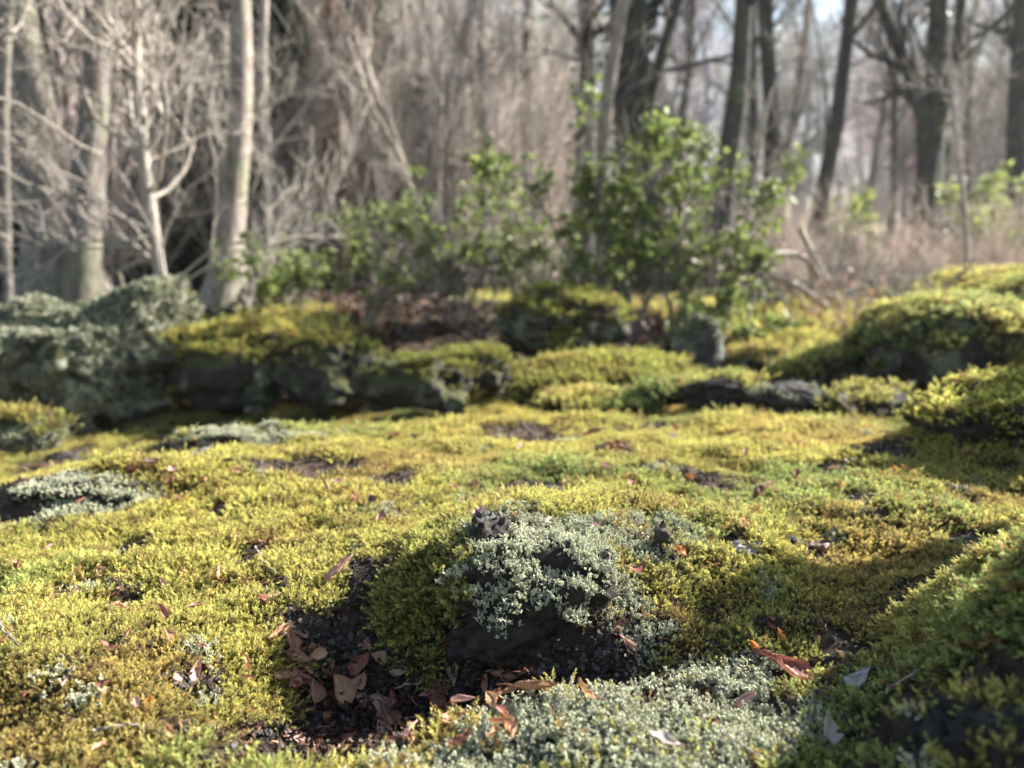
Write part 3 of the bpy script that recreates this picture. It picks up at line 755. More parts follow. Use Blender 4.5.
# boulders beyond
LAW = lambda th, f: (lambda P, n: fbm(P[:, 0] * f, P[:, 1] * f, P[:, 2] * f, 5, 3) > th)
def boulder(c, r, w, h, Y, seed, label, m, deep=0.8, **kw):
    p = at(c, r, Y); W = w / 2 / FPX * Y; Hh = h / 2 / FPX * Y
    return rock(label, 'boulder', (p[0], p[1] + W * 0.3, p[2] - Hh * 0.1), (W, W * deep, Hh * 1.12), seed, M[m], **kw)
boulder(60, 350, 235, 140, 2.75, 61, 'large boulder crusted all over with grey green lichen at the left edge', 'rock_lichen', foliose=(0.0145, 0.0145, lambda P, n: fbm(P[:, 0] * 9, P[:, 1] * 9, P[:, 2] * 9, 5, 3) > -0.25 - .5 * n[:, 2]), sub=6, box=0.85, amp=.4, fine=.09)
boulder(14, 432, 84, 34, 1.75, 62, 'low mossy stone with a rusty patch in front of the big lichen boulder', 'rock_grey', mtint=(.75, .72, .7), moss=(0.85, 9), foliose=(0.015, 0.012, LAW(0.1, 20)), sc=1.8)
boulder(225, 368, 150, 78, 2.85, 63, 'blocky boulder with a yellow moss top and the pale sapling on it', 'rock_moss', moss=(0.95, 4), foliose=(0.025, 0.025, lambda P, n: (n[:, 2] < 0.5) & (fbm(P[:, 0] * 9, P[:, 1] * 9, P[:, 2] * 9, 5, 3) > 0.65)), sc=2.2, box=0.55, amp=0.2, mtint=(1.0, 1.0, .9))
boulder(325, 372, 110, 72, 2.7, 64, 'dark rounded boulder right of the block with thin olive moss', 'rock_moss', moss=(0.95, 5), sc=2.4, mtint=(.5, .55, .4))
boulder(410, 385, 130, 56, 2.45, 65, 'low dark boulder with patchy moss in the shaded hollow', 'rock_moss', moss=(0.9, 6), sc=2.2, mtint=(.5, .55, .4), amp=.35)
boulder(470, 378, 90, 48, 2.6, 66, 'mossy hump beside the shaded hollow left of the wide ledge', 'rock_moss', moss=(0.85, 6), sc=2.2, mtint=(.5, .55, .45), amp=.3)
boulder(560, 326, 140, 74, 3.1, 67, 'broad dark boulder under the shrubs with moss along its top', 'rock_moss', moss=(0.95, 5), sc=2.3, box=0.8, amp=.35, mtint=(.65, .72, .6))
boulder(610, 385, 200, 44, 2.3, 68, 'wide flat ledge of rock with bright moss below the shrubs', 'rock_moss', moss=(0.55, 6), sc=2.0, box=0.6, amp=0.3, mtint=(.7, .75, .65))
boulder(701, 350, 52, 66, 2.6, 69, 'upright grey stone with a rounded top standing between moss cushions', 'rock_grey', foliose=(0.02, 0.014, LAW(0.0, 14)), sc=2, deep=0.8, amp=.15)
boulder(762, 370, 64, 42, 2.6, 70, 'small rounded boulder with frosty lichen right of the upright stone', 'rock_moss', moss=(0.75, 8), foliose=(0.016, 0.015, lambda P, n: (n[:, 2] > 0.3) & (fbm(P[:, 0] * 9, P[:, 1] * 9, P[:, 2] * 9, 5, 3) > 0.0)), sc=2)
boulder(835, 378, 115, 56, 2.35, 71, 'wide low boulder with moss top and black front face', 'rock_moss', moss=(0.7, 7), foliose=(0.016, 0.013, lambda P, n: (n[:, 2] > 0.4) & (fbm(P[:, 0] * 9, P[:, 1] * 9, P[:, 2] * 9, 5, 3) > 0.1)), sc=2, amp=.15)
boulder(785, 355, 130, 34, 3.1, 72, 'far flat moss cushion of rock behind the two low boulders', 'rock_moss', moss=(0.3, 5), sc=2.6, amp=.12)
boulder(880, 356, 80, 26, 3.0, 73, 'thin moss covered slab behind the wide low boulder', 'rock_moss', moss=(0.3, 5), sc=2.6, amp=.12)
boulder(765, 310, 60, 60, 4.6, 74, 'dark rounded boulder at the foot of the leaning trunks', 'rock_grey', sc=3)
boulder(985, 356, 215, 110, 2.15, 75, 'big moss bank boulder with a dark front on the right', 'rock_moss', moss=(0.35, 5), sc=1.9, amp=.16, box=0.7, mtint=(1.0, .98, 1.1))
boulder(1010, 312, 190, 75, 2.9, 76, 'upper mossy boulder behind the big moss bank', 'rock_moss', moss=(0.35, 5), sc=2.3, amp=.2, mtint=(1.0, .98, 1.05))
# ledge on the right that shades the moss; the unseen boulder beyond it is added to cast shade
rock('dark mossy ledge on the right casting shade over the moss', 'boulder', (0.93, 1.24, 0.03), (0.30, 0.15, 0.110), 81, M['lava'], moss=(0.85, 8), sc=1.2, box=0.65, amp=0.14, sub=6, pits=0.05, mtint=(1.05, 1.1, 1.0))
rock('unseen mossy boulder added right of the ledge to cast shade', 'boulder', (1.30, 1.34, 0.12), (0.24, 0.18, 0.26), 82, M['lava'], moss=(0.4, 6), sc=1.5, amp=0.2)
rock('black lava face of the near mound at the bottom right', 'rock', (0.285, 0.410, 0.028), (0.075, 0.045, 0.060), 83, M['lava'], moss=(0.95, 35), lichen=(lambda P, n: fbm(P[:, 0] * 40, P[:, 1] * 40, P[:, 2] * 40, 3, 3) > .55), sc=0.7, amp=0.25, pits=0.1, sub=6, name='lava_rock')
V, F = rock_mesh((0.085, 0.085, 0.34), 91, 5, box=0.45, amp=0.2, fine=0.10); V = V + np.array([1.12, 1.01, 0.25])
t = empty('shadow_stump', (1.12, 1.01, 0.0), 'unseen grey stump added beyond the right edge to cast a band of shadow', 'stump')  # out of view, added so its shadow falls across the right moss
MB().add(V, F).build('trunk', M['bark_mid'], t)
P, n = on_faces(V, F, rr, 0.02, lambda P, n: (n[:, 2] > 0.4) | (P[:, 2] < 0.2))
scatter('moss', MOSS, P, frames(lean(n, rr, .2), rr.random(len(P)) * 6.28), 1.6 * (0.8 + 0.5 * rr.random(len(P))), moss_tint(P[:, 0], P[:, 1], P[:, 2]), rr.integers(0, 7, len(P)), M['moss'], t)['kind'] = 'stuff'
print('rocks', round(time.time() - T0, 1))

# ------------------------------------------------------------------ fallen leaves
LM = {'tan': leafmat('tan_leaf', (0.36, 0.19, 0.10), (0.48, 0.30, 0.18)), 'red': leafmat('red_leaf', (0.20, 0.065, 0.045), (0.34, 0.15, 0.10)),
      'pink': leafmat('pink_leaf', (0.42, 0.23, 0.19), (0.55, 0.36, 0.30)), 'orange': leafmat('orange_leaf', (0.48, 0.17, 0.04), (0.60, 0.30, 0.12), 0.4),
      'grey': leafmat('grey_leaf', (0.25, 0.23, 0.23), (0.42, 0.40, 0.40), 0.1), 'white': leafmat('white_leaf', (0.36, 0.31, 0.28), (0.50, 0.45, 0.41), 0.25),
      'dark': leafmat('dark_leaf', (0.07, 0.04, 0.035), (0.16, 0.10, 0.08), 0.1), 'brown': leafmat('brown_leaf', (0.22, 0.10, 0.06), (0.38, 0.21, 0.14))}
lr = np.random.default_rng(11)
def fallen(c, r, px, col, label, curl=0.5, bend=0.5, rz=None, tx=0.0, ty=0.0, W=0.55, pleat=0.055, lift=0.006, group=None, seed=None, stem=True):
    p = gp(c, r); L = px / FPX * p[1]; lift = (0.003 if bare_f(p[0], p[1]) > 0.1 else 0.009 + 0.004 * (p[1] > 1) + 0.004 * (lic_f(p[0], p[1]) > 0))
    seed = int(c + r) if seed is None else seed
    V, F, tp = leaf_grid(L, W, curl, bend, pleat, seed, 26, 13, asym=0.3)
    rz = lr.random() * 6.28 if rz is None else rz
    Rm = np.array(Matrix.Rotation(rz, 3, 'Z') @ Matrix.Rotation(tx, 3, 'X') @ Matrix.Rotation(ty, 3, 'Y'))
    nm = normal(np.array([p[0]]), np.array([p[1]]), 0.01); Fr = frames(nm, np.array([0.0]))[0]
    # keep world x roughly as x
    Fr = np.stack([np.cross(Fr[:, 2] * 0 + [0, 1, 0], Fr[:, 2]), Fr[:, 2] * 0, Fr[:, 2]], 1); Fr[:, 0] /= np.linalg.norm(Fr[:, 0]); Fr[:, 1] = np.cross(Fr[:, 2], Fr[:, 0])
    pos = p + nm[0] * (lift + L * 0.08)
    V = V @ Rm.T @ Fr.T + pos
    t = empty('fallen_leaf', p, label, 'leaf', group)
    MB().add(V, F, tp).build('blade', LM[col], t)
    if stem:
        b0 = V.reshape(26, 13, 3)[0, 6]; d = V.reshape(26, 13, 3)[0, 6] - V.reshape(26, 13, 3)[3, 6]
        d /= np.linalg.norm(d) + 1e-9
        s = np.linspace(-0.05, 1, 6)[:, None] * L * 0.28
        Pn = b0 + d * s + np.array([0, 0, -1.0]) * s * s / L * 0.8
        mb = MB(); tubes(mb, Pn[None], np.linspace(0.0006, 0.0004, 6)[None] * (L / 0.03), 5); mb.build('stalk', LM['brown'], t)
    return t

A = [
 (545, 706, 60, 'tan', 'long rolled tan leaf lying on the pale lichen in front of the rock', 1.7, 0.3, -2.2, 0.1, 0.2),
 (579, 714, 34, 'tan', 'crumpled tan leaf with ribs at the end of the rolled leaf', 0.9, 1.6, 0.6, 0.3, 0.4),
 (487, 703, 52, 'brown', 'ribbed reddish brown leaf leaning on lichen by the leafy dip', 0.7, 0.4, -1.3, 0.5, 0.2),
 (597, 690, 34, 'red', 'dark red leaf tucked under the front of the lava rock', 0.5, 0.5, -1.4, 0.3, 0.0),
 (524, 672, 20, 'brown', 'small brown leaf standing upright against the dark rock base', 1.0, 0.6, 0.2, 1.2, 0.0),
 (627, 647, 26, 'pink', 'pinkish curled leaf beside the right flank of the lava rock', 1.2, 0.6, 0.5, 0.4, 0.3),
 (616, 630, 24, 'brown', 'brown curled leaf just above the pinkish one by the rock', 1.3, 0.5, -0.8, 0.3, 0.2),
 (661, 762, 34, 'white', 'pale grey cupped leaf at the bottom edge below the lichen', 0.9, 0.8, 1.3, 0.2, 0.3),
 (600, 606, 15, 'orange', 'small orange leaf on the right shoulder of the lava rock', 0.6, 0.6, 0.8, 0.4, 0.2),
 (633, 577, 20, 'red', 'dark red leaf behind the lichen on the right of the rock', 0.5, 0.5, -1.2, 0.2, 0.0),
 (678, 558, 16, 'orange', 'bright orange leaf in moss right of the upright stone', 0.5, 0.6, 1.2, 0.6, 0.1),
 (703, 478, 14, 'dark', 'dark curled leaf beside an orange one in the upper moss', 1.4, 0.6, 0.5, 0.3, 0.1),
 (690, 481, 13, 'orange', 'orange leaf next to a dark curled one in the upper moss', 0.4, 0.4, 0.2, 0.4, 0.2),
 (768, 501, 26, 'brown', 'ribbed brown leaf lying on sunlit moss in the upper right field', 0.8, 0.3, -1.2, 0.1, 0.1),
 (742, 548, 34, 'grey', 'silver grey leaf flat on moss in the right field', 0.5, 0.3, -1.4, 0.1, 0.4),
 (817, 550, 30, 'dark', 'dark brown curled leaf beside the charcoal stone', 1.3, 1.0, -1.0, 0.3, 0.2),
 (893, 478, 8, 'orange', 'left one of two tiny orange leaves near the shaded slope', 0.4, 0.4, 0.1, 0.7, 0.0),
 (903, 477, 8, 'orange', 'right one of two tiny orange leaves near the shaded slope', 0.4, 0.4, 0.5, 0.7, 0.0),
 (912, 520, 10, 'orange', 'single tiny orange leaf at the edge of the shade on the right', 0.4, 0.4, 1.5, 0.7, 0.1),
 (782, 680, 70, 'red', 'long curled striped red brown leaf in the moss at lower right', 1.6, 0.35, 0.75, 0.1, 0.3),
 (778, 641, 15, 'orange', 'glowing orange leaf above the long striped leaf', 0.5, 0.4, 0.3, 0.9, 0.1),
 (864, 685, 34, 'grey', 'grey brown leaf with a midrib at the edge of the right mound', 0.35, 0.3, -1.9, 0.3, 0.1),
 (824, 745, 34, 'white', 'whitish folded leaf at the bottom right hanging over moss', 0.8, 1.5, 0.2, 0.9, 0.1),
 (746, 712, 26, 'pink', 'pink brown leaf in shaded moss below the long striped leaf', 0.5, 0.5, -1.2, 0.2, 0.3),
 (595, 441, 22, 'brown', 'reddish brown leaf beside the far bare patch', 1.0, 0.4, -1.5, 0.1, 0.1),
 (608, 449, 14, 'red', 'small dark red leaf between two brown leaves by the far bare patch', 0.8, 0.6, 0.5, 0.4, 0.1),
 (615, 459, 24, 'brown', 'lowest of three brown leaves near the far bare patch', 0.9, 0.4, -1.4, 0.1, 0.1),
 (181, 584, 19, 'tan', 'tan leaf standing in moss, left of its twin, in the left field', 0.6, 0.5, 0.3, 1.0, 0.2),
 (222, 582, 18, 'tan', 'tan leaf standing in moss, right of its twin, in the left field', 0.8, 0.5, -0.3, 1.1, -0.2),
 (346, 578, 36, 'pink', 'pinkish red leaf at the upper edge of the rock shadow', 0.5, 0.5, -1.2, 0.3, 0.2),
 (265, 611, 20, 'red', 'dark red leaf half buried in moss left of the shadow', 0.6, 0.6, 1.3, 0.2, 0.0),
 (168, 646, 15, 'tan', 'small tan leaf in the lower left moss', 0.6, 0.5, 0.6, 0.7, 0.1),
 (191, 675, 24, 'pink', 'pink crinkled leaf in the lower left moss', 0.6, 0.8, 0.2, 0.5, 0.2),
 (8, 652, 18, 'tan', 'tan leaf at the left edge of the picture', 0.6, 0.6, -1.3, 0.4, 0.1),
 (240, 672, 18, 'tan', 'little tan leaf at the left rim of the dark dip', 0.7, 0.6, 1.0, 0.5, 0.1),
 (166, 737, 24, 'tan', 'spindly tan leaf among rusty moss near the bottom left', 1.4, 0.8, 0.9, 0.2, 0.3),
 (146, 714, 15, 'orange', 'orange brown leaf fragment near the bottom left', 0.7, 0.6, 0.1, 0.8, 0.1),
 (185, 508, 16, 'tan', 'tan curled leaf high in the left moss field', 1.2, 0.5, -1.0, 0.4, 0.1),
 (57, 472, 30, 'pink', 'long pinkish leaf in the brown litter at far left', 1.2, 0.3, -1.4, 0.0, 0.1),
 (135, 474, 13, 'red', 'small bright red brown leaf behind the pale lichen strip', 0.5, 0.5, -0.9, 0.5, 0.1),
 (337, 694, 34, 'tan', 'broad pale tan leaf in the middle of the shaded dip', 0.35, 0.4, 0.9, 0.35, 0.1, 0.8),
 (358, 667, 34, 'red', 'reddish leaf above the pale tan leaf in the shaded dip', 0.4, 0.4, -1.0, 0.4, 0.1, 0.7),
 (382, 662, 24, 'tan', 'tan leaf right of the reddish one in the shaded dip', 0.5, 0.5, 1.2, 0.3, 0.2, 0.7),
 (310, 657, 22, 'tan', 'rounded pinkish tan leaf at the upper left of the shaded dip', 0.3, 0.4, 0.3, 0.6, 0.0, 0.8),
 (292, 664, 30, 'brown', 'brown leaf left of the rounded leaf in the shaded dip', 0.3, 0.3, -1.3, 0.2, 0.1, 0.7),
 (388, 716, 32, 'brown', 'brown folded leaf in the lower part of the shaded dip', 0.8, 0.4, 0.6, 0.2, 0.2, 0.6),
 (442, 714, 30, 'tan', 'tan leaf at the foot of the lichen in the shaded dip', 0.4, 0.4, -0.8, 0.3, 0.2, 0.7),
 (412, 700, 22, 'brown', 'narrow brown leaf standing near the centre of the shaded dip', 1.0, 0.5, 0.4, 0.9, 0.1),
 (405, 730, 26, 'tan', 'curled tan leaf low in the shaded dip', 0.9, 0.8, 1.1, 0.2, 0.2, 0.6),
 (343, 748, 30, 'red', 'reddish brown leaf at the bottom of the shaded dip', 0.7, 0.6, -1.0, 0.4, 0.2, 0.6),
 (363, 712, 24, 'brown', 'brown ribbed leaf below the pale tan leaf in the dip', 0.5, 0.4, -1.2, 0.1, 0.1, 0.6),
 (312, 690, 22, 'brown', 'dull brown leaf left of the pale tan leaf in the dip', 0.4, 0.4, 1.9, 0.2, 0.1, 0.6),
 (505, 742, 18, 'orange', 'small orange leaf lying in the pale bottom lichen', 0.5, 0.5, 0.4, 0.6, 0.1),
 (754, 655, 18, 'orange', 'orange leaf at the upper end of the long striped leaf', 0.6, 0.5, 0.3, 1.0, 0.1),
 (150, 470, 18, 'dark', 'dark leaf on the bare ground behind the pale lichen strip', 0.6, 0.5, -1.3, 0.1, 0.1),
 (205, 461, 22, 'white', 'whitish curled leaf below the lichen crusted hump on the left', 0.9, 0.5, -1.0, 0.1, 0.2),
]
for a in A:
    kw = {}
    if len(a) > 10: kw['W'] = a[10]
    fallen(a[0], a[1], a[2] * 1.1, a[3], a[4], a[5], a[6], a[7], a[8], a[9], **kw)
# more brown leaves that nothing tells apart, in the dip and in the hollow behind
for i in range(64):
    c, r = 275 + lr.random() * 250, 635 + lr.random() * 125
    fallen(c, r, 17 + 16 * lr.random(), ['brown', 'tan', 'red', 'tan', 'pink'][i % 5], 'brown leaf in the shaded layer filling the dip', 0.3 + lr.random(), 0.3 + lr.random(), None, 0.5 * lr.random(), 0.3 * lr.random(), 0.65, group='brown leaves layered in the shaded dip', stem=i % 2 == 0)
for i in range(44):
    c, r = 20 + lr.random() * 960, 428 + lr.random() * 110
    fallen(c, r, 11 + 8 * lr.random(), ['brown', 'dark', 'tan', 'pink', 'red'][i % 5], 'small brown leaf scattered over the upper moss', 0.5 + lr.random(), 0.3 + lr.random(), None, 0.6 * lr.random(), 0.3 * lr.random(), 0.6, group='small leaves scattered over the upper moss', stem=False)
for i in range(34):
    c, r = 10 + lr.random() * 270, 540 + lr.random() * 220
    fallen(c, r, 12 + 9 * lr.random(), ['brown', 'tan', 'tan', 'pink', 'red'][i % 5], 'small brown leaf caught in the lower left moss', 0.5 + lr.random(), 0.3 + lr.random(), None, 0.8 * lr.random(), 0.3 * lr.random(), 0.6, group='small leaves caught in the lower left moss', stem=False)

# twigs on the ground
def twig(pts, rad, m, label, lift=0.01):
    P = np.array([gp(c, r) for c, r in pts]); P[:, 2] += lift
    t = np.linspace(0, len(P) - 1, 14); Q = np.stack([np.interp(t, np.arange(len(P)), P[:, k]) for k in range(3)], 1)
    Q += lr.normal(size=Q.shape) * rad * 0.8
    mb = MB(); tubes(mb, Q[None], np.linspace(rad, rad * 0.5, 14)[None], 6)
    B, R = sprout(lr, Q[None], np.linspace(rad, rad * 0.5, 14)[None], 4, 0.2, 0.9, 0.02, 0.8, 4, 0.6, 0.1)
    tubes(mb, B, R, 4)
    o = mb.build('twig', M[m], origin=Q[0]); tag(o, label, 'twig')
twig([(0, 632), (8, 648), (18, 652)], 0.001, 'twig_pale', 'short pale twig poking from moss at the left edge')
twig([(256, 555), (262, 570), (276, 582)], 0.0012, 'twig_pale', 'pale forked twig in the moss left of the shadow')
twig([(100, 568), (118, 560), (132, 560)], 0.0012, 'bark_mid', 'grey twig lying flat in the left moss field')
twig([(812, 700), (838, 722), (850, 745)], 0.0016, 'bark_dark', 'black curved twig at the end of the long striped leaf')
twig([(395, 700), (430, 690), (455, 690)], 0.001, 'twig_red', 'thin reddish twig across the shaded dip')
twig([(720, 745), (745, 760), (765, 775)], 0.001, 'twig_brown', 'thin brown stalk at the bottom edge right of the lichen')
twig([(885, 705), (905, 690), (935, 675)], 0.001, 'twig_red', 'reddish twig resting on the near right mound')
twig([(98, 505), (108, 495), (116, 500)], 0.001, 'twig_pale', 'pale forked twig at the front of the lichen strip')
twig([(95, 745), (125, 738), (150, 742)], 0.0009, 'twig_brown', 'thin brown twig in rusty moss near the bottom left')
print('leaves', round(time.time() - T0, 1))

# ------------------------------------------------------------------ trees
def path(pts, Y, ext_top=1.5, ydrift=0.0):
    """pts: (col,row,width px) from bottom to top; goes down into the soil and up past the frame"""
    P = [at(c, r, Y + ydrift * i) for i, (c, r, w) in enumerate(pts)]; R = [w / 2 / FPX * Y for _, _, w in pts]
    b = P[0]; g = float(H(b[0], b[1]))
    if b[2] > g: P.insert(0, np.array([b[0], b[1], g - 0.1])); R.insert(0, R[0] * 1.25)
    if ext_top:
        d = P[-1] - P[-2]; d /= np.linalg.norm(d); d = d * 0.6 + np.array([0, 0, .4]); d /= np.linalg.norm(d)
        P.append(P[-1] + d * ext_top); R.append(R[-1] * 0.8); P.append(P[-1] + d * ext_top * 1.4 + np.array([.15, 0, 0])); R.append(R[-1] * 0.35)
    P = np.array(P); R = np.array(R)
    s = np.concatenate([[0], np.cumsum(np.linalg.norm(np.diff(P, axis=0), axis=1))])
    t = np.linspace(0, s[-1], 26)
    Q = np.stack([np.interp(t, s, P[:, k]) for k in range(3)], 1); W = np.interp(t, s, R)
    # smooth
    for _ in range(3): Q[1:-1] = (Q[:-2] + 2 * Q[1:-1] + Q[2:]) / 4
    Q[:, :2] += 0.25 * W[:, None] * np.stack([fbm(t * 1.3, Y, 0, int(Y * 10), 2), fbm(t * 1.3, Y + 9, 0, int(Y * 10), 2)], 1)
    return Q, W

tr = np.random.default_rng(33)
def tree(pts, Y, label, m='bark_dark', mt=None, stems=(), nb=14, bl=1.2, t0=0.25, ivy=0, name='bare_tree', group=None, ext=1.8, fine=True, ang=0.9, up=0.06, twigs=6, flare=True, bias=None, wob=0.16):
    Q, W = path(pts, Y, ext)
    if flare: W = W * (1 + 0.7 * np.exp(-np.arange(26) * 0.9))
    base = (Q[0, 0], Q[0, 1], float(H(Q[0, 0], Q[0, 1])))
    t = empty(name, base, label, 'tree', group)
    mb = MB(); tubes(mb, Q[None], W[None], 14)
    allP, allR = [Q[None]], [W[None]]
    for sp_, sY in stems:
        q, w = path(sp_, sY, ext); tubes(mb, q[None], w[None], 10); allP.append(q[None]); allR.append(w[None])
    mb.build('trunk', M[m], t)
    for P, R in zip(allP, allR):
        mb = MB()
        B, r1 = sprout(tr, P, R, nb, t0, 0.97, bl, ang, 8, 0.45, up, wob, bias); tubes(mb, B, np.maximum(r1, 0.0034 if name == 'sapling' else 0.003), 6)
        B2, r2 = sprout(tr, B, r1, 5, 0.2, 1.0, bl * 0.5, 0.7, 6, 0.6, up, 0.18); tubes(mb, B2, np.maximum(r2, 0.002), 4)
        if fine:
            B3, r3 = sprout(tr, B2, r2, twigs, 0.15, 1.0, bl * 0.25, 0.6, 4, 0.7, up, 0.2); tubes(mb, B3, np.maximum(r3, 0.0013), 3)
        mb.build('branches', M[mt or m], t)
    if ivy:
        mb = MB(); n = ivy; k = tr.random(n) * 17; i = k.astype(int); f = (k - i)[:, None]
        p = Q[i] * (1 - f) + Q[i + 1] * f; w = W[i]
        a = tr.random(n) * 6.28; d = np.stack([np.cos(a), np.sin(a), 0 * a], 1)
        p = p + d * (w * (1.0 + 0.35 * tr.random(n)))[:, None]
        stamp(mb, LEAF_V * [1.6, 1, 1], LEAF_F, p, along(d * .6 + tr.normal(size=(n, 3)) * .5, tr, 1.0), 0.05 + 0.03 * tr.random(n), np.array([.2, .8, .5, .8, 1]), tr.random(n))
        mb.build('ivy', M['evergreen_dark'], t)
    return t

# left group
tree([(62, 285, 62), (62, 230, 52), (56, 190, 46), (40, 120, 34), (20, 20, 30)], 4.9, 'thick forked old tree with pale sunlit right edge at far left', 'bark_mid', 'twig_pale',
     stems=[([(84, 285, 34), (82, 230, 34), (88, 170, 30), (94, 120, 26), (98, 10, 24)], 4.75), ([(66, 200, 20), (52, 150, 16), (62, 80, 14), (70, 10, 12)], 5.0)], nb=10, bl=0.9, t0=0.3, ext=2.5)
tree([(222, 303, 32), (228, 250, 28), (236, 190, 24), (246, 110, 21), (240, 10, 19)], 4.5, 'pale straight trunk sunlit along its right side, behind the mossy block', 'bark_pale', 'twig_pale', nb=12, bl=0.8, t0=0.35, ext=2.0)
tree([(172, 322, 9), (160, 270, 10), (154, 235, 12), (146, 170, 11), (136, 90, 10), (134, 5, 9)], 3.35, 'pale slender sapling with long upswept side branches on the mossy block', 'twig_pale', 'twig_pale',
     stems=[([(168, 318, 7), (166, 285, 7), (158, 245, 7), (154, 232, 6)], 3.38)], nb=32, bl=0.9, t0=0.2, ext=0.5, ang=1.1, up=0.07, wob=0.3, name='sapling', flare=False, twigs=5)
tree([(8, 290, 9), (4, 200, 10), (2, 100, 9), (10, 0, 8)], 4.2, 'thin bare stem at the left edge in front of the forked tree', 'bark_mid', 'twig_pale', nb=12, bl=0.8, t0=0.2, ext=1.0, name='sapling', flare=False)
tree([(268, 255, 10), (270, 160, 9), (262, 80, 8), (265, 0, 8)], 5.4, 'thin sapling just right of the pale trunk', 'twig_pale', 'twig_pale', nb=14, bl=0.8, t0=0.2, ext=1.0, name='sapling', flare=False)
# centre and right
tree([(532, 285, 14), (528, 200, 12), (524, 100, 11), (528, 0, 10)], 9.0, 'thin dark straight tree in the centre behind the thicket', nb=12, bl=1.3, t0=.3)
tree([(580, 290, 26), (584, 200, 22), (590, 100, 18), (588, 0, 16)], 8.2, 'dark tree left of the ivy clad trunk', nb=12, bl=1.4, ivy=500)
tree([(648, 300, 46), (640, 200, 38), (632, 100, 34), (632, 0, 32)], 7.4, 'thickest dark trunk clad in ivy behind the broadleaf shrub', stems=[([(640, 140, 16), (655, 80, 12), (668, 30, 11), (680, 0, 10)], 7.4)], nb=12, bl=1.5, ivy=1500)
tree([(600, 290, 14), (603, 130, 13), (610, 70, 12), (624, 5, 12)], 6.6, 'pale grey leaning stem crossing in front of the ivy trunk', 'bark_pale', 'twig_pale', nb=8, bl=.8, t0=.4, flare=False)
tree([(718, 300, 30), (721, 230, 24), (730, 130, 21), (742, 60, 18), (744, 0, 16)], 6.9, 'dark curving trunk right of the broadleaf shrub', nb=12, bl=1.3, t0=.35)
tree([(784, 285, 28), (776, 200, 20), (770, 110, 15), (766, 0, 14)], 7.5, 'dark wavy trunk with a broad foot beside the curving one', nb=12, bl=1.3, t0=.35)
tree([(808, 285, 22), (822, 200, 15), (838, 110, 14), (852, 0, 13)], 9.0, 'dark slim trunk leaning right in the right half of the wood', nb=12, bl=1.4, t0=.35)
tree([(930, 285, 24), (931, 180, 21), (934, 90, 18), (938, 0, 16)], 8.4, 'large dark ivy trunk with forking limbs on the right', stems=[([(930, 110, 14), (905, 70, 11), (890, 30, 10), (876, 0, 9)], 8.4), ([(934, 130, 12), (955, 90, 10), (962, 40, 10), (960, 0, 9)], 8.3)], nb=12, bl=1.3, ivy=500)
tree([(1016, 270, 22), (1014, 180, 20), (1018, 90, 18), (1022, 0, 16)], 9.2, 'dark trunk at the right edge of the picture', nb=12, bl=1.5)
tree([(968, 285, 5), (966, 220, 5), (958, 150, 4), (950, 80, 3)], 4.6, 'thin pale stem standing above the right moss bank', 'twig_pale', 'twig_pale', nb=12, bl=.4, t0=.2, ext=.3, name='sapling', flare=False)
tree([(742, 262, 6), (745, 230, 6), (752, 190, 5), (760, 150, 4)], 5.2, 'short pale broken stem beside the dark curving trunk', 'twig_pale', 'twig_pale', nb=8, bl=.4, t0=.2, ext=.3, name='sapling', flare=False)
tree([(480, 285, 9), (482, 180, 9), (484, 90, 8), (480, 0, 8)], 7.0, 'pale thin straight tree left of centre', 'twig_pale', 'twig_brown', nb=12, bl=.9, flare=False)
tree([(420, 240, 9), (430, 160, 9), (445, 100, 9), (470, 20, 8)], 7.0, 'pale slanting stem above the green undergrowth', 'twig_pale', 'twig_brown', nb=12, bl=.9, flare=False)

# slim trees of the wood behind: one of a kind, copied with its parts
protos = []
def slim(seed, m, mt):
    g = np.random.default_rng(seed); L = 7.0; s = np.linspace(0, 1, 14)
    Q = np.stack([0.35 * fbm(s * 2, seed, 0, seed, 2) * s * 2, 0.35 * fbm(s * 2, seed + 5, 0, seed, 2) * s * 2, s * L - .15], 1)
    W = 0.085 * (1 - 0.8 * s) * (1 + .5 * np.exp(-s * 14))
    t = empty('slim_tree', (0, 0, 0), '', 'tree')
    mb = MB(); tubes(mb, Q[None], W[None], 9); mb.build('trunk', M[m], t)
    mb = MB(); B, r1 = sprout(g, Q[None], W[None], 26, .15, .98, 1.7, .75, 7, .45, .08, .15); tubes(mb, B, np.maximum(r1, .005), 5)
    B2, r2 = sprout(g, B, r1, 7, .2, 1, .8, .65, 5, .6, .06, .18); tubes(mb, B2, np.maximum(r2, .0035), 3)
    B3, r3 = sprout(g, B2, r2, 6, .15, 1, .42, .6, 3, .7, .05, .18); tubes(mb, B3, np.maximum(r3, .0025), 3)
    mb.build('branches', M[mt], t); return t
protos = [slim(1, 'bark_mid', 'twig_brown'), slim(2, 'bark_pale', 'twig_pale'), slim(3, 'bark_dark', 'bark_mid'), slim(4, 'bark_mid', 'twig_brown')]
def dup(src, loc, rz, s, label, group):
    r = src.copy(); C.objects.link(r); r.location = loc; r.rotation_euler = (0, 0, rz); r.scale = (s,) * 3; r['label'] = label; r['group'] = group
    for ch in src.children:
        c_ = ch.copy(); C.objects.link(c_); c_.parent = r
    return r
LAB = ['slim grey bare tree in the sunlit wood behind', 'slim pale barked tree in the sunlit wood behind', 'slim dark tree in the wood behind', 'slim grey brown tree in the sunlit wood behind']
g = np.random.default_rng(8); used = set()
srcs = list(protos)
kids = {p_.name: list(p_.children) for p_ in protos}
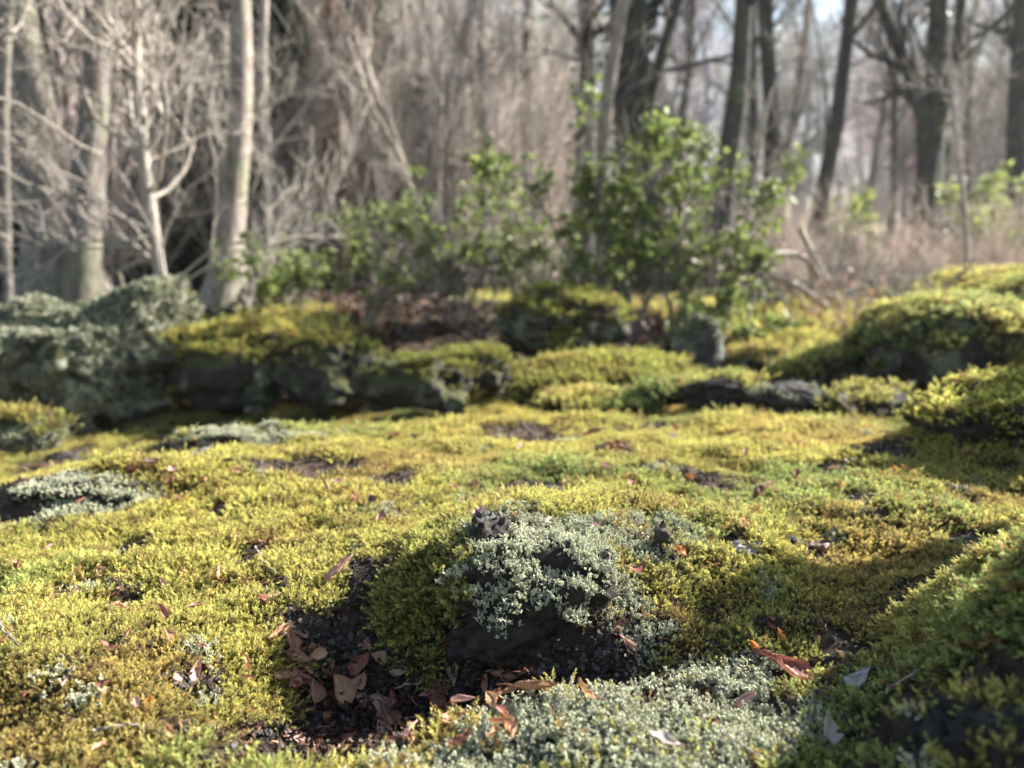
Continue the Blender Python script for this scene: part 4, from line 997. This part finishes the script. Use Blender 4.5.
for i in range(36):
    y = 9.5 + 13 * g.random(); u = -0.78 + 1.56 * ((i * 0.618) % 1.0); x = u * y
    k = [0, 1, 3, 2][i % 4] if u > -.35 else [2, 0, 3, 2][i % 4]
    loc = (x, y, float(H(x, y)))
    if k not in used:
        used.add(k); r = srcs[k]; r.location = loc; r.rotation_euler = (0, 0, g.random() * 6); s = .8 + .6 * g.random(); r.scale = (s,) * 3; r['label'] = LAB[k]; r['group'] = 'slim bare trees of the wood behind'
    else:
        src = srcs[k]; r = src.copy(); C.objects.link(r); r.location = loc; r.rotation_euler = (0, 0, g.random() * 6); r.scale = (.7 + .7 * g.random(),) * 3
        for ch in kids[src.name]: c_ = ch.copy(); C.objects.link(c_); c_.parent = r
print('trees', round(time.time() - T0, 1))

# far wood: one mass
def wood_temp(seed, L=7.5, r=.10, n1=20):
    g = np.random.default_rng(seed); s = np.linspace(0, 1, 9); mb = MB()
    Q = np.stack([.3 * fbm(s * 2, seed, 0, seed, 2) * s * 3, .3 * fbm(s * 2, seed + 5, 0, seed, 2) * s * 3, s * L - .3], 1); W = r * (1 - .85 * s)
    tubes(mb, Q[None], W[None], 6, 0.3, np.array([g.random()]))
    B, r1 = sprout(g, Q[None], W[None], n1, .08, .98, 2.2, .8, 5, .4, .08, .15); tubes(mb, B, np.maximum(r1, .009), 3, 0.6, g.random(len(B)))
    B2, r2 = sprout(g, B, r1, 9, .15, 1, 1.1, .65, 4, .6, .06, .18); tubes(mb, B2, np.maximum(r2, .007), 3, 0.8, g.random(len(B2)))
    B3, r3 = sprout(g, B2, r2, 4, .15, 1, .7, .6, 3, .7, .05, .18); tubes(mb, B3, np.maximum(r3, .006), 3, 1.0, g.random(len(B3)))
    return mb
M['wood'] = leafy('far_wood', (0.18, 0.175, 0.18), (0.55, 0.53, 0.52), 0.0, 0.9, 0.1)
WT = [wood_temp(200 + k) for k in range(5)]
g = np.random.default_rng(12); n_ = 190
y = 20 + 55 * g.random(n_) ** 1.1; x = (g.random(n_) * 2 - 1) * .95 * y
P = np.stack([x, y, H(x, y)], 1)
tint = np.stack([.9 + .35 * g.random(n_), .9 + .2 * g.random(n_), .85 + .25 * g.random(n_)], 1)
o = scatter('far_wood', WT, P, frames(np.array([[0, 0, 1.0]]) + g.normal(size=(n_, 3)) * .04, g.random(n_) * 6.28), .8 + .7 * g.random(n_) + (y - 20) * .012, tint, g.integers(0, 5, n_), M['wood'])
tag(o, 'distant leafless wood of grey brown trunks and twigs', 'wood', kind='stuff')

# brushwood: countless upright stems between the trees
def brush_temp(seed, n=7, L=1.8, spread=.25, rad=.006):
    g = np.random.default_rng(seed); mb = MB(); s = np.linspace(0, 1, 7)
    b = g.normal(size=(n, 2)) * .12; d = g.normal(size=(n, 2)) * spread
    ln_ = L * (.6 + .6 * g.random(n))
    P = np.stack([b[:, :1] + d[:, :1] * s * ln_[:, None], b[:, 1:] + d[:, 1:] * s * ln_[:, None], s[None] * ln_[:, None] - .05], 2)
    P[:, 1:, :2] += np.cumsum(g.normal(size=(n, 6, 2)) * .02, 1)
    R = rad * (1.1 - .8 * s)[None] * (.7 + .6 * g.random(n))[:, None]
    tubes(mb, P, R, 4, .5, g.random(n))
    B, r1 = sprout(g, P, R, 9, .15, 1, L * .32, .6, 5, .6, .12, .16); tubes(mb, B, np.maximum(r1, .0022), 3, .8, g.random(len(B)))
    B2, r2 = sprout(g, B, r1, 5, .15, 1, L * .14, .6, 3, .7, .1, .2); tubes(mb, B2, np.maximum(r2, .0016), 3, 1.0, g.random(len(B2)))
    return mb
BT = [brush_temp(300 + k) for k in range(5)]
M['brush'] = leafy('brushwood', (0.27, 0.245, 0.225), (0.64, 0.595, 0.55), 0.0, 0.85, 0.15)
def brush(name, label, n, fx, fy, sc, tint, cat='brushwood', seed=0):
    g = np.random.default_rng(seed); y = fy(g.random(n)); x = fx(g.random(n)) * y
    P = np.stack([x, y, H(x, y) - .02], 1)
    t = np.asarray(tint)[None] * (.75 + .5 * g.random((n, 1))) * (1 + .025 * g.normal(size=(n, 3)))
    o = scatter(name, BT, P, frames(np.array([[0, 0, 1.0]]) + g.normal(size=(n, 3)) * .08, g.random(n) * 6.28), sc * (.6 + .8 * g.random(n)), t, g.integers(0, 5, n), M['brush'])
    tag(o, label, cat, kind='stuff')
brush('brushwood', 'dense bare saplings and twigs massed behind the green shrubs', 70, lambda u: -.32 + .40 * u, lambda v: 6.3 + 6 * v, 1.15, (1.15, 1.06, 1.0), seed=1)
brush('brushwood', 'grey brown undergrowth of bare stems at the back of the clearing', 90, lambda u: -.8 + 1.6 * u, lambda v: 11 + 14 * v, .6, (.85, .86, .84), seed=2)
brush('dry_undergrowth', 'low tangle of dry reddish stems behind the right bank', 150, lambda u: .25 + .55 * u, lambda v: 4.6 + 7 * v, .30, (.98, .84, .76), 'undergrowth', seed=3)
brush('brushwood', 'pale tangle of twigs around the left trees', 18, lambda u: -.8 + .5 * u, lambda v: 4.6 + 1.5 * v, .8, (1.1, 1.05, 1.0), seed=4)

# distinct multi-stemmed bushes in the thicket
def bush(c, r, Y, hpx, label, m, spread=.22, n=9, rad=.009, seed=0, leaves=None, group=None, nl=0, ls=.05, name='bare_bush', twk=1.0):
    p = at(c, r, Y); p[2] = float(H(p[0], p[1])) - .02
    L = 0.80 * hpx / FPX * Y; g = np.random.default_rng(seed + 500); s = np.linspace(0, 1, 9)
    b = g.normal(size=(n, 2)) * .07; d = g.normal(size=(n, 2)) * spread; ln_ = L * (.55 + .5 * g.random(n))
    P = np.stack([b[:, :1] + d[:, :1] * s * ln_[:, None], b[:, 1:] + d[:, 1:] * s * ln_[:, None], s[None] * ln_[:, None]], 2)
    P[:, 1:, :2] += np.cumsum(g.normal(size=(n, 8, 2)) * .018, 1); P = P + p
    R = rad * (1.1 - .8 * s)[None] * (.7 + .6 * g.random(n))[:, None]
    t = empty(name, p, label, 'shrub' if leaves else 'bush', group)
    mb = MB(); tubes(mb, P, R, 6)
    B, r1 = sprout(g, P, R, 9, .2, 1, L * .3 * twk, .6, 6, .6, .1, .16); tubes(mb, B, np.maximum(r1, .002), 4)
    B2, r2 = sprout(g, B, r1, 5, .2, 1, L * .14 * twk, .6, 4, .7, .08, .2); tubes(mb, B2, np.maximum(r2, .0014), 3)
    mb.build('stems', M[m], t)
    if leaves:
        mb = MB(); A_ = np.concatenate([B.reshape(-1, 3)[g.integers(0, B.shape[0] * B.shape[1], nl // 2)], B2.reshape(-1, 3)[g.integers(0, B2.shape[0] * B2.shape[1], nl // 2)]])
        # whorls at a subset of twig ends so that clumps and gaps appear
        hub = B2[g.integers(0, len(B2), max(6, nl // 9)), -1]
        A_ = hub[g.integers(0, len(hub), nl)] + g.normal(size=(nl, 3)) * ls * .55 if nl else A_
        dd = g.normal(size=(len(A_), 3)) * [1, 1, .6] + [0, 0, .25]; dd /= np.linalg.norm(dd, axis=1, keepdims=True)
        LV = LEAF_V * [1.1, 1, 1]
        stamp(mb, LV, LEAF_F, A_, along(dd, g, 1.0), ls * (.6 + .7 * g.random(len(A_))), np.array([.3, .8, .5, .8, 1]), g.random(len(A_)))
        mb.build('foliage', M[leaves], t)
    return t
S = [
 (300, 290, 5.8, 330, 'pale many stemmed bush right of the white trunk', 'twig_pale', .12, 10, .011),
 (345, 290, 6.1, 350, 'reddish stemmed bush in the middle of the thicket', 'twig_red', .13, 10, .010),
 (385, 295, 5.9, 330, 'tall brown stemmed bush above the left end of the green shrubs', 'twig_brown', .13, 10, .010),
 (430, 290, 6.6, 330, 'grey brown bush behind the middle green shrub', 'twig_brown', .13, 9, .010),
 (325, 285, 6.8, 360, 'pale bush half hidden behind the reddish stems', 'twig_pale', .12, 9, .010),
 (270, 285, 6.9, 320, 'brown bush tight behind the white trunk', 'twig_brown', .13, 8, .009)]
for i, a in enumerate(S): bush(a[0], a[1], a[2], a[3], a[4], a[5], a[6], a[7], a[8], seed=i, group='bare bushes of the thicket')
bush(905, 335, 2.9, 95, 'dry pale bush with fine twigs left of the moss bank', 'twig_pale', .40, 12, .004, seed=21, name='dry_bush')
bush(855, 335, 3.6, 80, 'low dry reddish bush behind the moss slabs', 'twig_red', .45, 10, .004, seed=22, name='dry_bush', leaves='dry', nl=50, ls=.025)
bush(950, 300, 3.4, 100, 'dry twiggy bush rising behind the upper mossy boulder', 'twig_brown', .30, 12, .004, seed=23, name='dry_bush')
bush(815, 330, 4.4, 110, 'tangled dry bush near the fallen branches', 'twig_brown', .35, 12, .005, seed=24, name='dry_bush', leaves='dry', nl=30, ls=.025)
for i, (c, r, Y, h) in enumerate([(905, 388, 1.75, 48), (975, 392, 1.7, 40), (990, 350, 2.3, 36), (925, 440, 1.1, 26), (955, 470, 1.0, 30)]):
    bush(c, r, Y, h, ['fine pale dry stems in front of the moss bank', 'pale dry sprig near the right edge below the moss bank', 'short dry sprig on top of the moss bank', 'little dry sprig above the shaded ledge', 'pale green yellow sprig at the foot of the shaded ledge'][i],
         'twig_pale', .35, 5, .0012, seed=30 + i, name='dry_sprig', leaves='fresh' if i == 4 else None, nl=60 if i == 4 else 0, ls=.006)

# evergreen shrubs
bush(640, 345, 3.45, 290, 'tall glossy broadleaf evergreen shrub reaching right in the centre', 'bark_mid', .16, 10, .010, seed=41, leaves='evergreen', nl=1700, ls=.046, name='evergreen_shrub', group='evergreen shrubs', twk=.9)
bush(722, 330, 3.6, 190, 'leafy evergreen shrub filling the right side of the tall one', 'bark_mid', .14, 5, .008, seed=42, leaves='evergreen', nl=700, ls=.044, name='evergreen_shrub', group='evergreen shrubs', twk=1.0)
bush(470, 335, 3.9, 190, 'middle green shrub above the shaded hollow', 'bark_mid', .40, 10, .008, seed=43, leaves='evergreen', nl=850, ls=.040, name='evergreen_shrub', group='evergreen shrubs')
bush(535, 330, 4.1, 165, 'green shrub between the middle one and the tall one', 'bark_mid', .35, 9, .008, seed=44, leaves='evergreen', nl=650, ls=.040, name='evergreen_shrub', group='evergreen shrubs')
bush(390, 335, 3.9, 150, 'low green shrub right of the dark rounded boulder', 'bark_mid', .40, 9, .007, seed=45, leaves='evergreen', nl=500, ls=.045, name='evergreen_shrub', group='evergreen shrubs')
bush(290, 300, 4.3, 90, 'small bright green shrub right of the white trunk', 'bark_mid', .50, 8, .006, seed=46, leaves='evergreen', nl=650, ls=.05, name='evergreen_shrub', group='evergreen shrubs')
bush(720, 345, 3.3, 80, 'low spreading green shrub above the upright grey stone', 'bark_mid', .60, 9, .006, seed=47, leaves='evergreen', nl=800, ls=.04, name='evergreen_shrub', group='evergreen shrubs')
bush(600, 350, 3.0, 56, 'small fresh green sprout in front of the broad dark boulder', 'bark_mid', .5, 6, .004, seed=48, leaves='evergreen', nl=260, ls=.04, name='evergreen_shrub', group='evergreen shrubs')
# dark evergreens behind the left trees
for i, (x, y, h) in enumerate([(-4.3, 6.6, 4.0), (-3.3, 6.9, 3.6), (-2.5, 6.7, 3.0), (-1.9, 7.6, 2.8), (-7.0, 9.4, 5.0), (-5.8, 11.5, 6.0)]):
    gx = np.random.default_rng(700 + i); z0 = float(H(x, y)); s = np.linspace(0, 1, 12)
    Q = np.stack([x + .2 * fbm(s * 2, i, 0, i, 2), y + 0 * s, z0 - .1 + s * h], 1); W = .10 * (1 - .9 * s)
    t = empty('evergreen_tree', (x, y, z0), ['dark evergreen tree behind the forked tree', 'dark evergreen tree between the forked tree and the sapling', 'dark evergreen tree behind the sapling', 'dark evergreen tree behind the white trunk', 'dark evergreen tree at the left margin', 'tall dark evergreen tree at the back left'][i], 'tree', 'dark evergreen trees at the left')
    mb = MB(); tubes(mb, Q[None], W[None], 9); mb.build('trunk', M['bark_dark'], t)
    mb = MB(); B, r1 = sprout(gx, Q[None], W[None], 60, .03, .99, 1.3, 1.2, 7, .4, -.02, .12)
    tubes(mb, B, np.maximum(r1, .004), 4, .2)
    B2, r2 = sprout(gx, B, r1, 8, .1, 1, .5, .7, 4, .6, 0, .15); tubes(mb, B2, np.maximum(r2, .003), 3, .2)
    A_ = B2.reshape(-1, 3); A_ = A_[gx.integers(0, len(A_), 9000)] + gx.normal(size=(9000, 3)) * .05
    dd = gx.normal(size=(9000, 3)); dd /= np.linalg.norm(dd, axis=1, keepdims=True)
    stamp(mb, LEAF_V, LEAF_F, A_, along(dd, gx, 1.0), .09 + .07 * gx.random(9000), np.array([.3, .8, .5, .8, 1]), gx.random(9000))
    mb.build('crown', M['evergreen_dark'], t)
# fallen branches right of the shrubs
def fallen_branch(pts, w, label, m='twig_pale', Y=3.9):
    P = np.array([at(c, r, Y) for c, r in pts]); t = np.linspace(0, len(P) - 1, 12)
    Q = np.stack([np.interp(t, np.arange(len(P)), P[:, k]) for k in range(3)], 1)
    for _ in range(2): Q[1:-1] = (Q[:-2] + 2 * Q[1:-1] + Q[2:]) / 4
    Q[:, 2] = np.maximum(Q[:, 2], H(Q[:, 0], Q[:, 1]) + .01)
    Q[-1, 2] = float(H(Q[-1, 0], Q[-1, 1])); Q[:, 1] += np.linspace(0, .35, 12)
    W = np.linspace(w, w * .6, 12) / 2 / FPX * Y
    mb = MB(); tubes(mb, Q[None], W[None], 8); B, r = sprout(tr, Q[None], W[None], 7, .1, .95, .35, .6, 6, .6, .05); tubes(mb, B, r, 5)
    B2, r2 = sprout(tr, B, r, 4, .1, .95, .15, .6, 4, .7, .05); tubes(mb, B2, r2, 4)
    o = mb.build('fallen_branch', M[m], origin=Q[0]); tag(o, label, 'branch', 'fallen branches by the leaning trunks')
fallen_branch([(752, 272), (800, 282), (850, 312), (880, 345)], 9, 'thick pale fallen branch arching down to the right')
fallen_branch([(768, 255), (812, 252), (845, 290), (870, 340)], 7, 'upper pale fallen branch above the thick one')
fallen_branch([(800, 230), (830, 268), (858, 310), (890, 350)], 6, 'thin brown branch leaning down toward the dry bush', 'twig_brown')
fallen_branch([(690, 262), (730, 270), (775, 292), (812, 330)], 8, 'low brown branch lying behind the green shrub', 'twig_brown', 4.1)
# pale green young bushes deep on the right
bush(985, 275, 8.0, 120, 'pale green bush between trunks at the right', 'bark_mid', .3, 9, .01, seed=61, leaves='fresh', nl=900, ls=.09, name='green_bush')
bush(850, 285, 9.0, 110, 'faint green bush behind the slim leaning trunk', 'bark_mid', .3, 9, .01, seed=62, leaves='fresh', nl=500, ls=.08, name='green_bush')
bush(745, 285, 9.5, 140, 'faint green bush far behind the curving trunk', 'bark_mid', .3, 9, .01, seed=63, leaves='evergreen', nl=700, ls=.1, name='green_bush')
print('plants', round(time.time() - T0, 1))

# ------------------------------------------------------------------ light, sky, camera
EL, AZ = math.radians(30), math.radians(68)      # azimuth from +y (view direction) towards +x (right)
sdir = Vector((math.sin(AZ) * math.cos(EL), math.cos(AZ) * math.cos(EL), math.sin(EL)))
L = bpy.data.lights.new('sun', 'SUN'); L.energy = 5.0; L.angle = math.radians(0.6); L.color = (1.0, 0.96, 0.89)
so = bpy.data.objects.new('sun', L); C.objects.link(so); so.rotation_euler = sdir.to_track_quat('Z', 'Y').to_euler(); so.location = (3, 3, 6)
w = bpy.data.worlds.new('World'); bpy.context.scene.world = w; w.use_nodes = True
nt = w.node_tree; nt.nodes.clear()
sk = nt.nodes.new('ShaderNodeTexSky'); sk.sky_type = 'NISHITA'; sk.sun_disc = False; sk.sun_elevation = EL; sk.sun_rotation = AZ
sk.air_density = 1.3; sk.dust_density = 1.2
bg = nt.nodes.new('ShaderNodeBackground'); bg.inputs[1].default_value = 0.055; wo = nt.nodes.new('ShaderNodeOutputWorld')
nt.links.new(sk.outputs[0], bg.inputs[0]); nt.links.new(bg.outputs[0], wo.inputs[0])

cd = bpy.data.cameras.new('camera'); cam = bpy.data.objects.new('camera', cd); C.objects.link(cam)
cd.sensor_width = 36; cd.lens = 36 * FPX / 1024; cd.clip_start = 0.02; cd.clip_end = 600
cam.location = (0, 0, CAMZ); cam.rotation_euler = (PI / 2 - PITCH, 0, 0)
cd.dof.use_dof = True; cd.dof.focus_distance = 0.70; cd.dof.aperture_fstop = cd.lens / 1000 / 0.0068; cd.dof.aperture_blades = 0
sc = bpy.context.scene; sc.camera = cam
sc.view_settings.view_transform = 'Standard'; sc.view_settings.look = 'None'; sc.view_settings.exposure = 2.22; sc.view_settings.gamma = 1.0
sc.render.engine = 'CYCLES'
cy = sc.cycles; cy.use_denoising = True; cy.denoiser = 'OPENIMAGEDENOISE'; cy.max_bounces = 6; cy.diffuse_bounces = 3; cy.glossy_bounces = 2; cy.transmission_bounces = 4
cy.caustics_reflective = False; cy.caustics_refractive = False; cy.use_adaptive_sampling = True; cy.adaptive_threshold = 0.02; cy.sample_clamp_indirect = 6
if FLARE_VEIL:  # thin volume added to imitate the milky veil of lens flare
    hb = bpy.data.meshes.new('flare_veil'); bm = bmesh.new(); bmesh.ops.create_cube(bm, size=1); bm.to_mesh(hb); bm.free()
    ho = bpy.data.objects.new('flare_veil', hb); C.objects.link(ho); ho.scale = (300, 320, 26); ho.location = (0, 40, 9); tag(ho, 'thin volume added for the pale veil of lens flare over the wood', 'flare_veil', kind='stuff')
    m, nt, out = mat('flare_veil'); v = nt.nodes.new('ShaderNodeVolumePrincipled'); v.inputs['Color'].default_value = (.92, .95, 1, 1); v.inputs['Density'].default_value = FLARE_VEIL; v.inputs['Anisotropy'].default_value = .3
    nt.links.new(v.outputs[0], out.inputs['Volume']); hb.materials.append(m)
print('done', round(time.time() - T0, 1))
